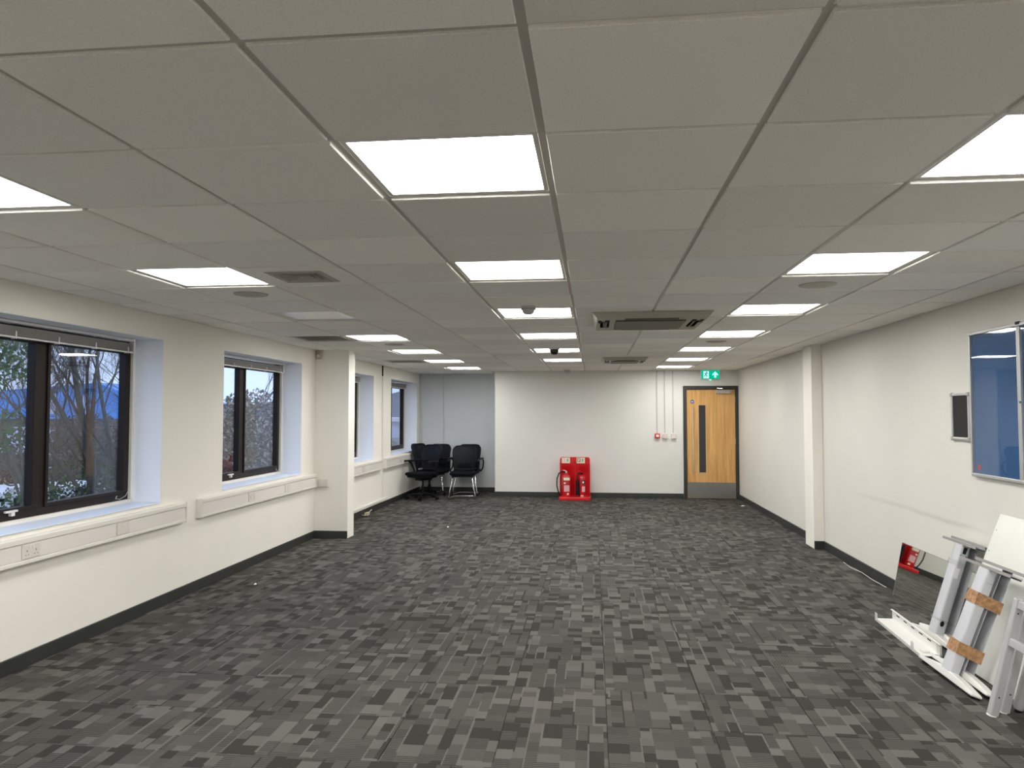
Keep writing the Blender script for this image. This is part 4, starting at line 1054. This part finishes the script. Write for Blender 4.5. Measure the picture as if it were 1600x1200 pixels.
leafy('pine_tree', 'green needled pine with drooping sprays, left pane of the big window', 'tree', (-8.6, 9.55), [(0, .0, 5.6, .75, .8, .55), (.3, -.6, 4.5, .7, .7, .5), (-.2, .2, 3.2, .8, .6, .5), (0, -.2, 6.6, .5, .6, .5), (.5, -1.2, 5.4, .6, .6, .5)], 3400, M_LEAFP, .05, EG, 8)
leafy('olive_shrub', 'thin olive shrub in front of the trees, low in the big window', 'bush', (-10.9, 14.7), [(0, 0, 2.9, 1.4, 1.4, .9), (.5, 1.0, 2.6, 1.0, 1.2, 1.0)], 3500, M_LEAFP, .05, EG, 12)
leafy('brown_thicket', 'tall brown thicket with painted pale highlights filling the second window', 'bush', (-8.3, 17.0), [(0, 0, 2.7, 1.4, 2.0, 2.6), (-.3, .9, 3.6, 1.2, 1.6, 1.8), (.4, -1.2, 3.0, 1.0, 1.4, 2.2), (0, 1.6, 2.2, 1.2, 1.5, 2.0)], 26000, M_IVY, .06, EG, 9, m2=M_IVYL, share=.22)
for (x, y, l, sd) in ((-20.5, 24.6, 'tangled brown hedge low behind the trees, left pane of the big window', 71), (-20.5, 28.3, 'tangled brown hedge behind the trees, right pane of the big window', 72)):
    leafy('brown_hedge', l, 'bush', (x, y), [(0, 0, 2.6, 1.6, 2.4, 2.2), (.4, 1.6, 2.8, 1.2, 1.9, 2.1)], 6000, M_IVY, .09, 'brown hedges beyond the trees', sd, m2=M_TWIG, share=.4)
# blue roofed warehouse
t = thing('warehouse', 'blue clad pale industrial building beyond the bare trees', 'building', (-50, 58, GZ), 0)
MB().box((-17, 0, 0), (12.6, 14, 4.3)).build('wall', M_SLATE, t)
MB().prism([(-17.2, 4.3), (12.8, 4.3), (12.8, 5.7), (8.6, 7.35), (-2, 6.6), (-17.2, 6.3)], -.2, 14, 'y').build('roof', M_BLUE, t)
for (a, b, c, d) in ((-15, -11.5, 4.8, 6.0), (-9.5, -6, 4.7, 6.1), (2.2, 4.9, 4.7, 6.4), (6.6, 7.6, 4.6, 6.3)):
    MB().box((a, -.3, c), (b, -.19, d)).build('cladding_panel', M_LILAC, t)
MB().box((-12, -.1, 0), (-7, .05, 3.6)).box((0, -.1, 0), (5, .05, 3.6)).build('loading_door', M_LILAC, t)
def van(x, y, rz, label, body, L_=5.2, h=2.5):
    t = thing('van', label, 'van', (x, y, GZ), rz, 'vans parked outside')
    MB().prism([(-L_/2, .45), (L_/2, .45), (L_/2, 1.2), (L_/2-.9, 1.35), (L_/2-1.5, h), (-L_/2, h)], -.95, .95, 'y').build('body', body, t, .06)
    MB().prism([(L_/2-1.42, 1.45), (L_/2-.95, 1.45), (L_/2-1.5, h-.12), (L_/2-2.3, h-.12), (L_/2-2.3, 1.45)], -.97, .97, 'y').build('cab_window', M_DKGL, t)
    for sx in (-1, 1):
        for sy in (-1, 1): MB().tube([(sx*L_*.32, sy*.72, .34), (sx*L_*.32, sy*.98, .34)], .34, 16).build('wheel', M_BLACK, t, smooth=True)
van(-17.5, 18.8, R_(60), 'white van parked outside, left pane of the big window', M_VAN)
van(-17.2, 22.0, R_(55), 'white van parked further right beyond the thick trunk', M_VAN)
van(-24, 27, R_(20), 'yellow works van seen through the branches', M_YEL, 4.6, 2.1)
t = thing('brick_store', 'low brick building behind the parked van, left pane', 'building', (-30, 27, GZ))
MB().box((-5, -4, 0), (5, 4, 3.0)).build('wall', M_BRICK, t); MB().box((-5.3, -4.3, 3.0), (5.3, 4.3, 3.25)).build('roof', M_LILAC, t)
# sign with a spiral emblem
t = thing('spiral_sign', 'red spiral emblem on a thin post outside, left pane of the big window', 'sign', (-11.2, 13.2, GZ))
MB().tube([(0, 0, 0), (0, 0, 3.3)], .035, 8).build('post', M_ALU, t, smooth=True)
sp = [((.05+.018*a)*math.cos(a)*.55, (.05+.018*a)*math.sin(a)*.58+3.5) for a in [k*.35 for k in range(40)]]
c_, s__ = math.cos(R_(-48)), math.sin(R_(-48))
MB().tube([(-u*s__*-1, u*c_*-1, v) for u, v in sp], .016, 6).build('spiral', M_REDO, t, smooth=True)
t = thing('notice_sign', 'white outdoor sign with dark lines, lower left of the big window', 'sign', (-10.9, 12.1, GZ), R_(42))
MB().box((-.5, -.02, 2.75), (.5, .02, 3.3)).build('sign_plate', M_VAN, t)
MB().box((-.42, -.026, 3.15), (.42, -.02, 3.21)).box((-.42, -.026, 3.0), (.42, -.02, 3.06)).box((-.42, -.026, 2.86), (.3, -.02, 2.91)).build('sign_lines', M_BLACK, t)
for s in (-.4, .4): MB().tube([(s, 0, 0), (s, 0, 2.75)], .03, 6).build('post', M_ALU, t)
# distant view through the last window
t = thing('white_roof_shed', 'long low building with a bright roof far away in the last window', 'building', (-40, 140, GZ))
MB().box((-25, 0, 0), (25, 12, 3.2)).build('wall', M_LILAC, t); MB().prism([(-26, 3.2), (26, 3.2), (26, 3.9), (-26, 3.9)], -1, 13, 'y').build('roof', M_VAN, t)
hl = MB(); n = 40
hv = [(-400+k*20, 9+5*math.sin(k*.5)+3*math.sin(k*1.3)) for k in range(n+1)]
for k in range(n):
    (a, za), (b, zb) = hv[k], hv[k+1]; hl.add([(a, 330, GZ), (b, 330, GZ), (b, 400, zb), (a, 400, za), (b, 520, GZ), (a, 520, GZ)], [(0, 1, 2, 3), (3, 2, 4, 5)])
tag(hl.build('distant_hill', M_HILL), None, kind='structure')
leafy('roadside_scrub', 'pale green scrub low in the last window', 'bush', (-15.5, 56), [(0, 0, .7, 5, 4, 1.9)], 4000, M_LEAFP, .25, EG, 14)
